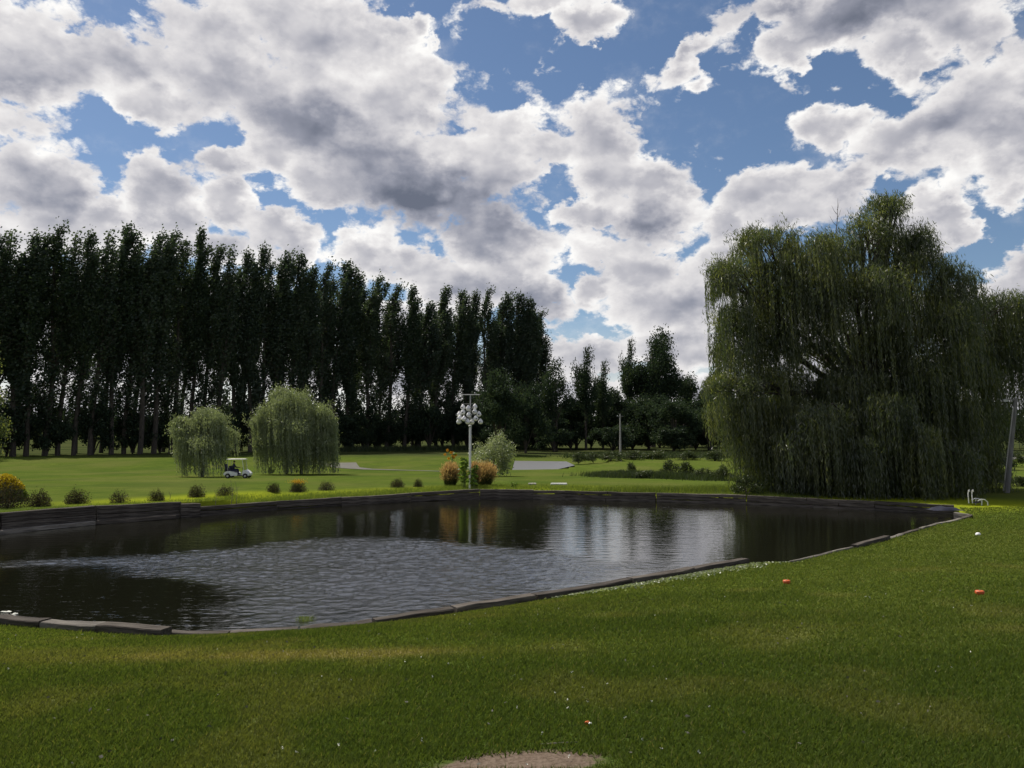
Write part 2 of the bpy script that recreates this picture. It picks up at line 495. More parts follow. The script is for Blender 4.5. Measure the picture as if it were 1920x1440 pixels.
def land(x, y, sd_=None):
    x = np.asarray(x, dtype=float); y = np.asarray(y, dtype=float)
    if sd_ is None: sd_ = pond_sd(x, y)
    s = np.maximum(sd_, 0)
    # near bank and tee: rises towards the camera
    inl = np.clip(2.0 - .05 * y, .45, 2.2) - .02 * np.clip(-x - 4, 0, 8)
    near = .21 + (inl - .21) * (1 - np.exp(-s / 4.0))
    # far bank: drops gently, then a low swell in front of the poplars
    tab_y = [0, 42, 50, 60, 74, 88, 104, 125, 170, 300, 5000]
    tab_z = [.5, .46, .28, -.05, -.42, -.38, -.15, -.25, -.3, -.3, -.3]
    inl2 = np.interp(y, tab_y, tab_z)
    inl2 = inl2 + .5 * np.exp(-((y - 93) / 8) ** 2) * sstep(-x, 20, 42)
    edge = np.interp(x, [-19, -12.4, -11.8, -6, -1, 6, 12, 20], [.62, .58, .33, .33, .42, .38, .36, .3])
    far = edge + (inl2 - edge) * (1 - np.exp(-s / 6.0))
    # raised putting green right of centre
    far = far + .45 * np.exp(-((x - 15) / 12) ** 2 - ((y - 80) / 7) ** 2)
    w = sstep(y - .25 * np.clip(x - 12, 0, 14), 24, 34)
    w = np.where(x < -10, sstep(y, 17.5, 21), w)
    z = near * (1 - w) + far * w
    z = z + (fnoise(x, y, 6, 3) - .5) * .10 * np.clip(s / 3, 0, 1) + (fnoise(x, y, .9, 5, 2) - .5) * .02 * np.clip(s, 0, 1)
    return z

POND2 = [atz(965, 861, -.2), atz(1062, 862, -.2), atz(1078, 869, -.2), atz(1040, 877, -.2), atz(960, 878, -.2)]
ax_near = np.arange(-27, 27, .22)
gx = np.concatenate([-(27 + np.cumsum(.3 * 1.09 ** np.arange(82)))[::-1], ax_near, 27 + np.cumsum(.3 * 1.09 ** np.arange(82))])
gy = np.concatenate([-(6 + np.cumsum(.5 * 1.2 ** np.arange(30)))[::-1], np.arange(-6, 46, .22), 46 + np.cumsum(.35 * 1.07 ** np.arange(98))])
gy[0] = -600
X, Y = np.meshgrid(gx, gy)
xs, ys = X.ravel(), Y.ravel()
SD = pond_sd(xs, ys)
Z = land(xs, ys, SD)
Z = np.where(SD < np.where((ys > 25) | ((xs < -10) & (ys > 17.5)), .17, .04), np.maximum(-1.1, -.25 + SD * .6), Z)
# second pond and the far brook are real hollows too
def poly_in(x, y, poly):
    ins = np.zeros(x.shape, dtype=bool); n = len(poly)
    for i in range(n):
        a, b = poly[i], poly[(i + 1) % n]
        c = ((a[1] > y) != (b[1] > y))
        ins ^= c & (x < a[0] + (y - a[1]) / (b[1] - a[1] + 1e-12) * (b[0] - a[0]))
    return ins

def gz(x, y): return float(land(np.array([x]), np.array([y]))[0])

def on_ground(px, py):
    """point of the lawn seen at a photograph pixel"""
    d = ray(px, py); t = 2.0
    step = .25
    prev = t
    while t < 900:
        p = np.array([0, 0, EYE]) + d * t
        if p[2] < gz(p[0], p[1]): break
        prev = t; t += max(.2, t * .02)
    lo, hi = prev, t
    for _ in range(18):
        mid = (lo + hi) / 2; p = np.array([0, 0, EYE]) + d * mid
        if p[2] < gz(p[0], p[1]): hi = mid
        else: lo = mid
    return np.array([0, 0, EYE]) + d * hi

def patch(x, y, px, py, z, rx, ry, soft=1.0):
    c = on_ground(px, py)
    return np.exp(-(((x - c[0]) / rx) ** 2 + ((y - c[1]) / ry) ** 2) ** soft)

def dryness(x, y, sd_):
    d = .95 * patch(x, y, 400, 1232, .6, 2.4, .36) + .95 * patch(x, y, 640, 1226, .6, .9, .30) + .5 * patch(x, y, 170, 1222, .6, 1.8, .4)
    d = d + .15 * patch(x, y, 980, 1150, .5, 2.5, .8) + .5 * patch(x, y, 1912, 1180, 1.2, .5, .3)
    d = d * (.55 + .9 * fnoise(x, y, .8, 11))
    d = d + .30 * sstep(fnoise(x, y, 1.1, 21), .56, .8) * (y < 17) + .15 * sstep(fnoise(x, y, 7, 31), .5, .8)
    return np.clip(d, 0, 1)

def lush_and_shade(x, y, sd_):  # turf mottling, plus foreground shade and a sunlit right bank put into colour
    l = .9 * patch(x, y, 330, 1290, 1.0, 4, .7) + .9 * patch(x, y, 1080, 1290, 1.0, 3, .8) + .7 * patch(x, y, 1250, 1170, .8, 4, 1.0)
    l = l + .75 * sstep(y, 11, 5.5)  # foreground shade painted as darker turf towards the camera
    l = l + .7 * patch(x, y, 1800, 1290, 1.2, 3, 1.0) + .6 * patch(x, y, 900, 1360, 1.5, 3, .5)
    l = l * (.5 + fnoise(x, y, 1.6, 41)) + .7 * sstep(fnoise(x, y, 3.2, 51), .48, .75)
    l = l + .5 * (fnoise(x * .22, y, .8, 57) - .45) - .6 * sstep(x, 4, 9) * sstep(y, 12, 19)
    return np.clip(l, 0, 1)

def bareness(x, y):
    x = x + (fnoise(x, y, .15, 63) - .5) * .35; y = y + (fnoise(x, y, .13, 64) - .5) * .16
    b = 1.5 * patch(x, y, 1010, 1428, 0, .42, .15, 1.3) + 1.0 * patch(x, y, 870, 1438, 0, .26, .09)
    return np.clip(b * (.15 + 1.7 * fnoise(x, y, .22, 61)), 0, 1)

DRY = dryness(xs, ys, SD); LUSH_SHADE = lush_and_shade(xs, ys, SD)
# backlit glow of the grass behind the far timbers, painted into the ground; poplar litter and rough ground far off
BACKLIT = sstep(SD, 6.0, 2.0) * sstep(ys, 30, 34) * (SD > 0)
ny, nx = X.shape
idx = np.arange(ny * nx).reshape(ny, nx)
F = np.stack([idx[:-1, :-1], idx[:-1, 1:], idx[1:, 1:], idx[1:, :-1]], axis=-1).reshape(-1, 4)

def ground_material():
    m, t, out = material('lawn')
    geo = t.new('ShaderNodeNewGeometry'); P = geo.outputs['Position']
    sp = t.new('ShaderNodeSeparateXYZ'); t.put(sp.inputs[0], P)
    y = sp.outputs[1]
    n_big = t.noise(P, .12, 4, .55); n_mid = t.noise(P, 1.1, 5, .6); n_fine = t.noise(P, 24.0, 4, .7)
    c = t.mix(t.smooth(n_mid, .3, .7), (.066, .098, .017), (.094, .128, .022))
    c = t.mix(t.smooth(n_big, .4, .7), c, (.105, .122, .030))
    c = t.mix(t.math('MULTIPLY', attr(t, 'lush_shade'), .75), c, (.050, .082, .017))
    c = t.mix(t.math('MULTIPLY', attr(t, 'dry'), .85), c, (.21, .175, .072))
    c = t.mix(t.math('MULTIPLY', attr(t, 'bright'), .7), c, (.30, .34, .018))
    # beyond the mown course: rough fields in bands
    band = t.noise(t.vmath('MULTIPLY', P, (.02, .12, 0)), 1.0, 3, .6)
    rough = t.mix(t.smooth(band, .35, .62), (.034, .046, .018), (.066, .074, .028))
    c = t.mix(t.smooth(y, 100, 125), c, rough)
    c = t.mix(t.math('MULTIPLY', t.smooth(n_fine, .3, .75), .55), c, t.mix(.6, c, (.02, .03, .006)))
    soil = t.mix(t.smooth(t.noise(P, 30, 5, .7), .35, .7), (.17, .13, .10), (.095, .07, .05))
    c = t.mix(t.smooth(t.math('ADD', attr(t, 'bare'), t.math('MULTIPLY', t.math('SUBTRACT', t.noise(P, 18, 4, .6), .5), .7)), .30, .62), c, soil)
    under = t.mix(t.smooth(sp.outputs[2], -.05, -.02), (.02, .018, .012), c)
    b = t.new('ShaderNodeBsdfPrincipled'); t.put(b.inputs['Base Color'], c)
    b.inputs['Roughness'].default_value = .9; b.inputs['Specular IOR Level'].default_value = .0
    bp = t.new('ShaderNodeBump'); bp.inputs['Strength'].default_value = .8; bp.inputs['Distance'].default_value = .03
    t.put(bp.inputs['Height'], t.math('ADD', n_fine, t.math('MULTIPLY', n_mid, .8)))
    t.l.new(bp.outputs[0], b.inputs['Normal'])
    t.l.new(b.outputs[0], out.inputs[0])
    return m
M['lawn'] = ground_material()
ins2 = poly_in(xs, ys, POND2)
_c2 = (POND2[0] + POND2[2]) / 2
Z = np.where(((xs - _c2[0]) / 8.5) ** 2 + ((ys - _c2[1]) / 16) ** 2 < 1, np.minimum(Z, -.46), Z)
Z = np.where(ins2, -.9, Z)
near2 = np.zeros_like(Z)
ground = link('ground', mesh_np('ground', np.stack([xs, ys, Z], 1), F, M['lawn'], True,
              {'dry': DRY, 'lush_shade': LUSH_SHADE, 'bright': BACKLIT, 'bare': bareness(xs, ys)}))
ground['kind'] = 'structure'

# ------------------------------------------------------------------ water
def water_material(name='pond_water', still=.02):
    m, t, out = material(name)
    geo = t.new('ShaderNodeNewGeometry'); P = geo.outputs['Position']
    mask = attr(t, 'ruffle')
    rip2 = t.noise(t.vmath('MULTIPLY', P, (1, 1.3, 1)), 14.0, 3, .6)
    calm = t.noise(t.vmath('MULTIPLY', P, (.5, 1.7, 1)), 2.4, 3, .5)
    calm2 = t.noise(t.vmath('MULTIPLY', P, (.7, 1.9, 1)), 8.0, 2, .5)
    b1 = t.new('ShaderNodeBump'); b1.inputs['Distance'].default_value = .010; b1.inputs['Strength'].default_value = 1.0
    t.put(b1.inputs['Height'], t.math('ADD', t.math('MULTIPLY', calm, .9), t.math('MULTIPLY', calm2, .20)))
    b2n = t.new('ShaderNodeBump'); b2n.inputs['Distance'].default_value = .014
    t.put(b2n.inputs['Strength'], mask); t.put(b2n.inputs['Height'], rip2)
    t.l.new(b1.outputs[0], b2n.inputs['Normal'])
    b = t.new('ShaderNodeBsdfPrincipled')
    b.inputs['Base Color'].default_value = (.007, .007, .004, 1)
    b.inputs['IOR'].default_value = 3.0
    t.put(b.inputs['Roughness'], t.lin(mask, 0, 1, still, .06))
    t.l.new(b2n.outputs[0], b.inputs['Normal'])
    t.l.new(b.outputs[0], out.inputs[0])
    return m
M['water'] = water_material()
# the sheet itself: calm water flat, wind ruffles as real little waves
RUF = [wl(*q) for q in ((-200, 1058), (0, 1054), (300, 1034), (500, 1015), (700, 1006), (850, 1009), (1000, 1027), (1130, 1045), (1300, 1050), (1420, 1042), (1180, 1090), (850, 1145), (560, 1185),
       (440, 1192), (400, 1150), (430, 1115), (330, 1092), (180, 1082), (0, 1076), (-200, 1078))]
gwx = np.concatenate([np.arange(-24.8, -15, .12), np.arange(-15, 6, .05), np.arange(6, 21.6, .12)]); gwy = np.concatenate([np.arange(12.2, 28.5, .044), np.arange(28.5, 43.5, .11)])
WX, WY = np.meshgrid(gwx, gwy); wx, wy = WX.ravel(), WY.ravel()
wsd = pond_sd(wx, wy)
qx = wx + (fnoise(wx, wy, 4.0, 201, 5) - .5) * 4.0; qy = wy + (fnoise(wx, wy, 2.4, 202, 5) - .5) * 2.4
rsd = poly_sd(qx, qy, RUF)
ruf = sstep(-rsd, -.5, 1.9) * (.72 + .28 * sstep(fnoise(wx * .35, wy, 1.3, 203), .30, .55))
ruf = ruf * (1 - .62 * sstep(wx + .25 * (wy - 20), 1.0, 5.5))
wav = (vnoise(wx + .3 * wy, wy * 1.15, .15, 211) - .5) * .029 + (vnoise(wx - .25 * wy, wy * 1.1, .10, 212) - .5) * .017 + (vnoise(wx, wy, .5, 213) - .5) * .010
wz = ruf * wav * 1.0
ny2, nx2 = WX.shape
id2 = np.arange(ny2 * nx2).reshape(ny2, nx2)
F2 = np.stack([id2[:-1, :-1], id2[:-1, 1:], id2[1:, 1:], id2[1:, :-1]], axis=-1).reshape(-1, 4)
okv = wsd < .12
F2 = F2[okv[F2].any(axis=1)]
used = np.unique(F2); remap = np.full(len(wx), -1); remap[used] = np.arange(len(used))
water = link('pond_water', mesh_np('pond_water', np.stack([wx, wy, wz], 1)[used], remap[F2], M['water'], True, {'ruffle': ruf[used]}))
water['kind'] = 'structure'
pm2 = bpy.data.meshes.new('far_pond_water')
pm2.from_pydata([(p[0], p[1], -.41) for p in POND2], [], [tuple(range(len(POND2)))[::-1]]); pm2.materials.append(water_material('wind_blurred_water', .42)); pm2.update()
w2o = link('far_pond_water', pm2); w2o['kind'] = 'structure'

# ------------------------------------------------------------------ timber edging
def timber_mesh(L, w, h, seed):
    r_ = random.Random(seed); mb = MB(); n = 4
    vs = []
    for i in range(n + 1):
        x = -L / 2 + L * i / n
        dw, dh = r_.uniform(-.012, .012), r_.uniform(-.014, .014)
        c = .018
        sec = [(-w/2 + c, -h/2), (w/2 - c, -h/2), (w/2, -h/2 + c), (w/2, h/2 - c), (w/2 - c, h/2), (-w/2 + c, h/2), (-w/2, h/2 - c), (-w/2, -h/2 + c)]
        for a, b in sec: vs.append((x, a + dw, b + dh + r_.uniform(-.005, .005)))
    fs = []
    for i in range(n):
        for j in range(8):
            k = (j + 1) % 8
            fs.append((i*8 + j, i*8 + k, (i+1)*8 + k, (i+1)*8 + j))
    fs.append(tuple(range(7, -1, -1))); fs.append(tuple(n*8 + j for j in range(8)))
    mb.add(vs, fs)
    return mb
TM = {}
def timber(parent, a, b, w, h, mat, k):
    """one beam from a to b (its centre line)"""
    a, b = Vector(a), Vector(b); L = (b - a).length
    key = (round(L, 1), w, h, mat, k % 3)
    if key not in TM: TM[key] = timber_mesh(round(L, 1) - .02, w, h, k).mesh('timber', M[mat])
    o = link('timber', TM[key], parent=parent)
    o.location = (a + b) / 2 - parent.location
    d = b - a
    o.rotation_euler = (0, -math.atan2(d.z, math.hypot(d.x, d.y)), math.atan2(d.y, d.x))
    return o

def run(name, label, cat, pts, courses, w, h, step=2.4, out=0.0, mats=('timber',), seed=1):
    """pts: list of (x, y, ztop); courses stacked under ztop; butted beams with uneven heights"""
    root = empty(name, (pts[0][0], pts[0][1], 0), label, cat)
    r_ = random.Random(seed); k = 0
    for c in range(courses):
        for i in range(len(pts) - 1):
            A, B = Vector(pts[i]), Vector(pts[i + 1])
            L = math.hypot(B.x - A.x, B.y - A.y); n = max(1, round(L / step))
            nrm = Vector((-(B.y - A.y), B.x - A.x, 0)).normalized()
            cuts = [0] + [(j + (.5 if c % 2 else 0) + r_.uniform(-.12, .12)) / n for j in range(1, n)] + [1]
            cuts = [min(1, max(0, q)) for q in cuts]
            for j in range(len(cuts) - 1):
                if cuts[j + 1] - cuts[j] < .02: continue
                P, Q = A.lerp(B, cuts[j]), A.lerp(B, cuts[j + 1])
                off = nrm * (out + r_.uniform(-.018, .018) - c * .012)
                dz = -h / 2 - c * (h + .006) + r_.uniform(-.010, .012)
                timber(root, (P.x + off.x, P.y + off.y, P.z + dz), (Q.x + off.x, Q.y + off.y, Q.z + dz + r_.uniform(-.008, .008)), w, h, mats[k % len(mats)], k)
                k += 1
    return root

def at3(px, py, z): p = atz(px, py, 0.0); return (p[0], p[1], z)
far_left = [(-24.0, 19.5, .70), at3(0, 1000, .69), at3(180, 982, .68), at3(340, 970, .64)]
run('timber_retaining_wall', 'tall dark timber wall at the left end of the far bank, stepping down to the lower edging', 'retaining wall', far_left, 5, .26, .16, out=.12, seed=2)
run('timber_ledge', 'pale weathered ledge beam at the waterline below the tall left wall', 'ledge', [(-23.7, 19.1, .14)] + [tuple(Vector(at3(px, py, .14)) + Vector((.10, -.30, 0))) for px, py in ((0, 1000), (180, 982), (330, 971))], 1, .22, .15, mats=('timber_pale', 'timber'), seed=3)
far_mid = [at3(341, 970, .52), at3(372, 968, .50)]
run('timber_step', 'short dark timber block where the tall left wall steps down', 'retaining wall', [at3(339, 970.5, .56), at3(374, 968, .54)], 4, .3, .16, out=.10, seed=4)
far_main = [at3(372, 968, .37), at3(520, 955, .35), at3(640, 948, .38), at3(770, 941, .42), at3(900, 936, .52), at3(1000, 936.5, .50)]
run('timber_edging', 'long dark timber edging along the far bank left of the birdhouse pole', 'edging', far_main, 4, .22, .15, step=3.0, out=.10, seed=5)
far_right = [at3(1000, 936.5, .44), at3(1060, 937, .45), at3(1230, 941, .44), at3(1400, 946, .44), at3(1640, 957, .40), at3(1790, 964, .36)]
run('timber_edging', 'long dark timber edging along the far bank from birdhouse pole to below the big willow', 'edging', far_right, 4, .22, .15, step=3.0, out=.10, seed=6)
rt = [(*tp(1790, 962, .30), .34), (*tp(1822, 967, .26), .30), (*tp(1800, 974, .24), .27), (*tp(1760, 982, .24), .27), (*tp(1640, 1014, .27), .26)]
run('timber_kerb', 'thin pale timber kerb curving round the right end of the pond under the willow', 'edging', rt, 2, .16, .14, step=2.0, out=0, mats=('timber_pale', 'timber', 'timber_pale'), seed=7)
rt2 = [(*tp(1660, 1008, .29), .34), (*tp(1600, 1024, .29), .33)]
run('timber_beam', 'dark loose beam lying on the thin kerb of the right bank', 'beam', rt2, 1, .2, .14, out=.05, mats=('timber',), seed=8)
rt3 = [(*tp(1598, 1025, .27), .27), (*tp(1560, 1033, .27), .27), (*tp(1478, 1052, .27), .27)]
run('timber_kerb', 'thin bleached board kerb at the grass corner beside the near beams', 'edging', rt3, 1, .10, .16, step=2.0, out=0, mats=('timber_pale',), seed=9)
near_r = [(*tp(1398, 1047, .40), .40), (*tp(1180, 1085, .40), .40), (*tp(1000, 1115, .39), .39), (*tp(850, 1139, .37), .37), (*tp(700, 1162, .33), .33), (*tp(560, 1177, .29), .29)]
run('timber_edging', 'dark timber beams along the near bank rising out of the grass to the right', 'edging', near_r, 2, .24, .20, step=2.4, out=0, seed=10)
near_m = [(*tp(560, 1178, .27), .275), (*tp(430, 1186, .26), .26), (*tp(318, 1183, .28), .27)]
run('timber_edging', 'low sunken stretch of near timber edging almost level with the water', 'edging', near_m, 2, .22, .18, step=2.0, out=0, seed=11)
near_l = [(*tp(312, 1174, .42), .38), (*tp(190, 1166, .41), .38), (*tp(85, 1160, .40), .37), (*tp(0, 1153, .40), .37), (-16.5, 14.75, .37)]
run('timber_edging', 'raised timber beams, some of them pale, at the lower left corner of the pond', 'edging', near_l, 2, .27, .20, step=2.2, out=0, mats=('timber', 'timber_pale', 'timber'), seed=12)

# ------------------------------------------------------------------ paths and far ground
def strip(name, pts, width, mat, lift=.03):
    vs, fs = [], []
    for i, p in enumerate(pts):
        a = Vector(pts[max(i - 1, 0)]); b = Vector(pts[min(i + 1, len(pts) - 1)])
        t = (b - a); n = Vector((-t.y, t.x, 0)).normalized()
        w = width[i] / 2 if hasattr(width, '__len__') else width / 2
        for s in (-1, 0, 1):
            q = Vector(p) + n * w * s
            vs.append((q.x, q.y, gz(q.x, q.y) + lift))
        if i:
            k = i * 3
            fs += [(k - 3, k - 2, k + 1, k), (k - 2, k - 1, k + 2, k + 1)]
    me = bpy.data.meshes.new(name); me.from_pydata(vs, [], fs); me.materials.append(mat); me.update()
    o = link(name, me); o['kind'] = 'structure'; return o
strip('gravel_path', [on_ground(px, py) for px, py in ((628, 868), (640, 872), (652, 877), (690, 880), (760, 882), (830, 884))], [5.0, 3.6, 2.6, 1.2, .8, .6], M['gravel'])
strip('far_track', [(x, 98 + .25 * (x - 44), 0) for x in (40, 50, 60, 75, 100)], 7.0, M['sand'], .06)
strip('far_track', [(x, 112, 0) for x in (18, 22, 27, 32)], 2.0, M['sand'], .05)

# ------------------------------------------------------------------ foliage builders
def tree_leaves(c, d, ln, wd, mat, name='crown', tint=None):
    V, F_ = leaf_quads(c, d, ln, wd)
    t = rng.random(len(c)) if tint is None else tint
    return mesh_np(name, V, F_, mat, False, {'tint': np.repeat(t, 4)})

def poplar_variant(seed, H=30.0, Wd=2.7, start=.24, dens=1.0, lean=1.3, mat='poplar'):
    """upright poplar: steep limbs, crown combed by the wind"""
    r_ = random.Random(seed); mb = MB()
    def axis(h): return Vector((lean * (h / H) ** 2.2 + .25 * math.sin(h * .23 + seed), .25 * math.cos(h * .19 + seed * 2), h))
    mb.tube([axis(H * i / 12) for i in range(13)], [.34 * (1 - i / 12.6) ** .8 + .02 for i in range(13)], 7)
    C, D, SZ = [], [], []
    # one leader and two or three lesser spires give the feathered top
    leaders = [(Vector((0, 0, 0)), 1.0, 1.0)]
    for q in range(r_.choice((2, 3))):
        a_ = r_.uniform(0, 6.28)
        leaders.append((Vector((math.cos(a_) * Wd * .55, math.sin(a_) * Wd * .55, 0)), r_.uniform(.70, .91), .58))
    for li, (off, top, wk) in enumerate(leaders):
        if li:
            fs = r_.uniform(.30, .45)
            mb.tube([axis(H * fs), axis(H * (fs + .12)) + off * .7, axis(H * top * .98) + off], [.14, .10, .02], 5, cap=False)
        nl = int(62 * (1 if li == 0 else .55)); f0 = start * .35 if li == 0 else fs
        for i in range(nl):
            f = f0 + (top * .985 - f0) * (i + r_.random()) / nl
            h0 = H * f
            g = (f - start) / (top - start)
            if g > 0: prof = Wd * wk * min(1.0, .62 + g * 1.4) * (max(0.0, 1 - g ** 1.9)) ** .85 + .14
            else: prof = Wd * wk * .85
            prof *= r_.uniform(.5, 1.25)
            az_ = r_.uniform(0, 2 * math.pi)
            rise = prof * r_.uniform(1.2, 2.2) + .3
            if h0 + rise > H * top * 1.01: rise = max(.35, H * top * 1.01 - h0)
            base = axis(h0) + off * (1 if li else 0) * min(1, (f - f0) / .12)
            tipo = Vector((math.cos(az_) * prof, math.sin(az_) * prof, rise))
            mid = base + Vector((tipo.x * .62, tipo.y * .62, tipo.z * .42))
            tip = base + tipo + Vector((lean * .75 * g if g > 0 else 0, 0, 0))
            mb.tube([base, mid, tip], [.07 * (1 - f * .7), .04, .012], 4, cap=False)
            thin = .50 + .50 * float(sstep(g, .15, .5)) if g > 0 else .55
            k = int(270 * dens * thin * (prof / Wd + .12) * r_.uniform(.35, 1.3))
            nclump = 5
            for q in range(nclump):
                t = .2 + .8 * (q + r_.random()) / nclump
                ctr = base.lerp(mid, t).lerp(mid.lerp(tip, t), t)
                kk = max(2, k // nclump)
                s = .20 + .17 * r_.random()
                p = rng.normal(size=(kk, 3)) * np.array([s, s, s * 1.7]) + np.array(ctr) + np.array([.10, 0, .1])
                C.append(p)
                D.append(rng.normal(size=(kk, 3)) * .6 + np.array([.9, 0, .55]))
                SZ.append(rng.uniform(.18, .36, kk))
    C = np.concatenate(C); D = np.concatenate(D); SZ = np.concatenate(SZ)
    crown = tree_leaves(C, D, SZ * 1.25, SZ * .85, M[mat])
    return mb.mesh('trunk', M['bark']), crown

def round_variant(seed, H=10.0, Rr=4.0, start=.15, n=9000, leaf=.3, mat='broad', flat=.75, bark='bark', lumps=16, spike=0.0):
    """rounded broadleaf crown built from overlapping leaf clumps on limbs"""
    r_ = random.Random(seed); mb = MB()
    cz = H * (start + (1 - start) * .5); rz = H * (1 - start) * .52
    mb.tube([(0, 0, -.3), (.05, 0, H * start), (.1, .05, cz), (.05, 0, H * .85)], [.03 * H, .024 * H, .014 * H, .004 * H], 7)
    C, D = [], []
    per = n // (lumps * 5)
    for i in range(lumps):
        th = r_.uniform(0, 2 * math.pi); ph = math.asin(r_.uniform(-.75, 1))
        q = r_.uniform(.45, .85)
        ctr = Vector((math.cos(th) * math.cos(ph) * Rr * q, math.sin(th) * math.cos(ph) * Rr * q, cz + math.sin(ph) * rz * q))
        mb.tube([(0, 0, H * start * r_.uniform(.5, 1.4)), tuple(ctr * .5 + Vector((0, 0, cz * .35))), tuple(ctr)], [.012 * H, .008 * H, .003 * H], 4, cap=False)
        for j in range(5):
            off = Vector((r_.gauss(0, 1), r_.gauss(0, 1), r_.gauss(0, 1))).normalized() * Rr * .27 * r_.uniform(.4, 1.2)
            c2 = ctr + off; s = Rr * r_.uniform(.10, .17)
            p = rng.normal(size=(per, 3)); rr = np.linalg.norm(p, axis=1, keepdims=True)
            p = p / rr * np.minimum(rr, 2.2)
            p = p * np.array([s, s, s * (flat + spike)]) + np.array(c2)
            C.append(p); D.append(rng.normal(size=(per, 3)) + np.array([.3, 0, .25 + spike]))
    C = np.concatenate(C); D = np.concatenate(D)
    keep = C[:, 2] > .02 * H
    C, D = C[keep], D[keep]
    sz = rng.uniform(.6, 1.2, len(C)) * leaf
    return mb.mesh('trunk', M[bark]), tree_leaves(C, D, sz, sz * .7, M[mat])

def weeping(seed, domes, trunk, leaf_l, leaf_w, step, mat, limb_r, floor, sway=.10, bark='bark', dense=1.0, tuft=60, gaps=0.0):
    """domes: (centre xyz, rx, ry, rz, strands, hang, spread).  Curtains of leaves hang from the tops of the domes."""
    r_ = random.Random(seed); mb = MB(); C, D, T = [], [], []
    tb = Vector(trunk[0]); tt = Vector(trunk[1])
    mb.tube([tb - Vector((0, 0, .4)), tb.lerp(tt, .5) + Vector((.12, 0, 0)), tt], [limb_r * 1.25, limb_r, limb_r * .8], 9)
    for (c, rx, ry, rz, n, hang, up, *low) in domes:
        tf = low[0] if low else 1.0; dt = r_.uniform(-.06, .26)
        c = Vector(c)
        base = tt if c.z > tt.z * .8 else tb.lerp(tt, .75)
        mid = base.lerp(c, .5) + Vector((r_.uniform(-.3, .3), r_.uniform(-.3, .3), .10 * (c - base).length + .25))
        bez = lambda t: base.lerp(mid, t).lerp(mid.lerp(c, t), t)
        if tf > .6: mb.tube([bez(i / 6) + Vector((r_.uniform(-.08, .08), 0, r_.uniform(-.08, .08))) * (limb_r * 3) for i in range(7)],
                        [limb_r * (.36 - .28 * i / 6) for i in range(7)], 6, cap=False)
        subs = []
        for j in range(9):
            th = r_.uniform(0, 2 * math.pi); e = r_.uniform(.1, 1.3)
            s = c + Vector((math.cos(th) * math.cos(e) * rx, math.sin(th) * math.cos(e) * ry, math.sin(e) * rz)) * .92
            subs.append(s)
            st = bez(r_.uniform(.6, 1))
            m2 = st.lerp(s, .55) + Vector((0, 0, .12 * (s - st).length))
            mb.tube([st, m2, s], [limb_r * .13, limb_r * .08, limb_r * .025], 4, cap=False)
        # bushy sprays along the upper twigs
        for sb in subs:
            for q in range(5):
                p0 = np.array(sb) + rng.normal(size=3) * .22 * min(rx, rz)
                kk = int(tuft * tf); P1 = rng.normal(size=(kk, 3)) * np.array([.28, .28, .22]) * (min(rx, rz) / 1.2) ** .5 + p0
                C.append(P1); D.append(rng.normal(size=(kk, 3)) * .5 + np.array([.25, 0, -.75])); T.append(rng.random(kk) * .4 + rng.random() * .6)
        # strand roots gather near the sub-branches so that the curtain has folds and gaps
        m = int(n * dense)
        S0 = np.array([list(subs[r_.randrange(len(subs))]) for _ in range(m)])
        th = rng.uniform(0, 2 * np.pi, m); e = np.arcsin(rng.uniform(.0, 1, m))
        A = np.stack([np.cos(th) * np.cos(e) * rx, np.sin(th) * np.cos(e) * ry, np.sin(e) * rz], 1) + np.array(c)
        w = rng.uniform(.25, .75, (m, 1))
        S0 = S0 * w + A * (1 - w) + rng.normal(size=(m, 3)) * .12 * min(rx, rz)
        od = S0 - np.array(c); od[:, 2] = 0
        od = od / (np.linalg.norm(od, axis=1, keepdims=True) + .3)
        fold = .5 + .5 * np.sin(S0[:, 0] * 3.1 + seed) * np.cos(S0[:, 1] * 2.3 + S0[:, 0] * 1.3)
        L = hang * (.25 + 1.0 * rng.random(m) ** 1.3) * (.6 + .8 * fold)
        arc = up * rng.uniform(.3, 1.0, m)
        K = max(4, int(hang * 1.2 / step))
        s = np.linspace(0, 1, K)[None, :]
        dist = s * L[:, None]
        px_ = S0[:, 0:1] + od[:, 0:1] * (1 - np.exp(-dist * 1.6 / (up + .05))) * arc[:, None] * 1.3 + sway * dist
        py_ = S0[:, 1:2] + od[:, 1:2] * (1 - np.exp(-dist * 1.6 / (up + .05))) * arc[:, None] * 1.3
        lift = arc[:, None] * .9 * np.sin(np.clip(dist / (up * 1.1 + .05), 0, 1) * np.pi) * (dist < up * 1.1 + .05)
        pz_ = S0[:, 2:3] - np.maximum(dist - up * .5, 0) + lift
        P = np.stack([px_ + .0 * pz_, py_, pz_], -1)
        # keep about one leaf per step of real length
        prob = np.clip(L / (hang * 1.2), .1, 1)[:, None]
        keep = (rng.random(P.shape[:2]) < prob) & (P[..., 2] > floor)
        tn = (P[:, 1:] - P[:, :-1]); tn = np.concatenate([tn, tn[:, -1:]], 1)
        tn = tn / (np.linalg.norm(tn, axis=-1, keepdims=True) + 1e-6)
        tint = np.repeat(rng.random((m, 1)), K, 1) * .6 + rng.random((m, K)) * .4
        tint = np.clip(tint * .75 + dt, 0, .99)
        if gaps:
            gn = vnoise(P[..., 0] + .25 * P[..., 1], P[..., 2] * .7, 1.15, 301) * .6 + vnoise(P[..., 0] - .2 * P[..., 1], P[..., 2] * .5, .5, 302) * .4
            hole = sstep(gn, .40, .33) * sstep(P[..., 2], 4.0, 5.5) * gaps
            keep &= rng.random(P.shape[:2]) > hole
        C.append(P[keep] + rng.normal(size=(int(keep.sum()), 3)) * .024); T.append(tint[keep])
        D.append(tn[keep] + rng.normal(size=(int(keep.sum()), 3)) * .26)
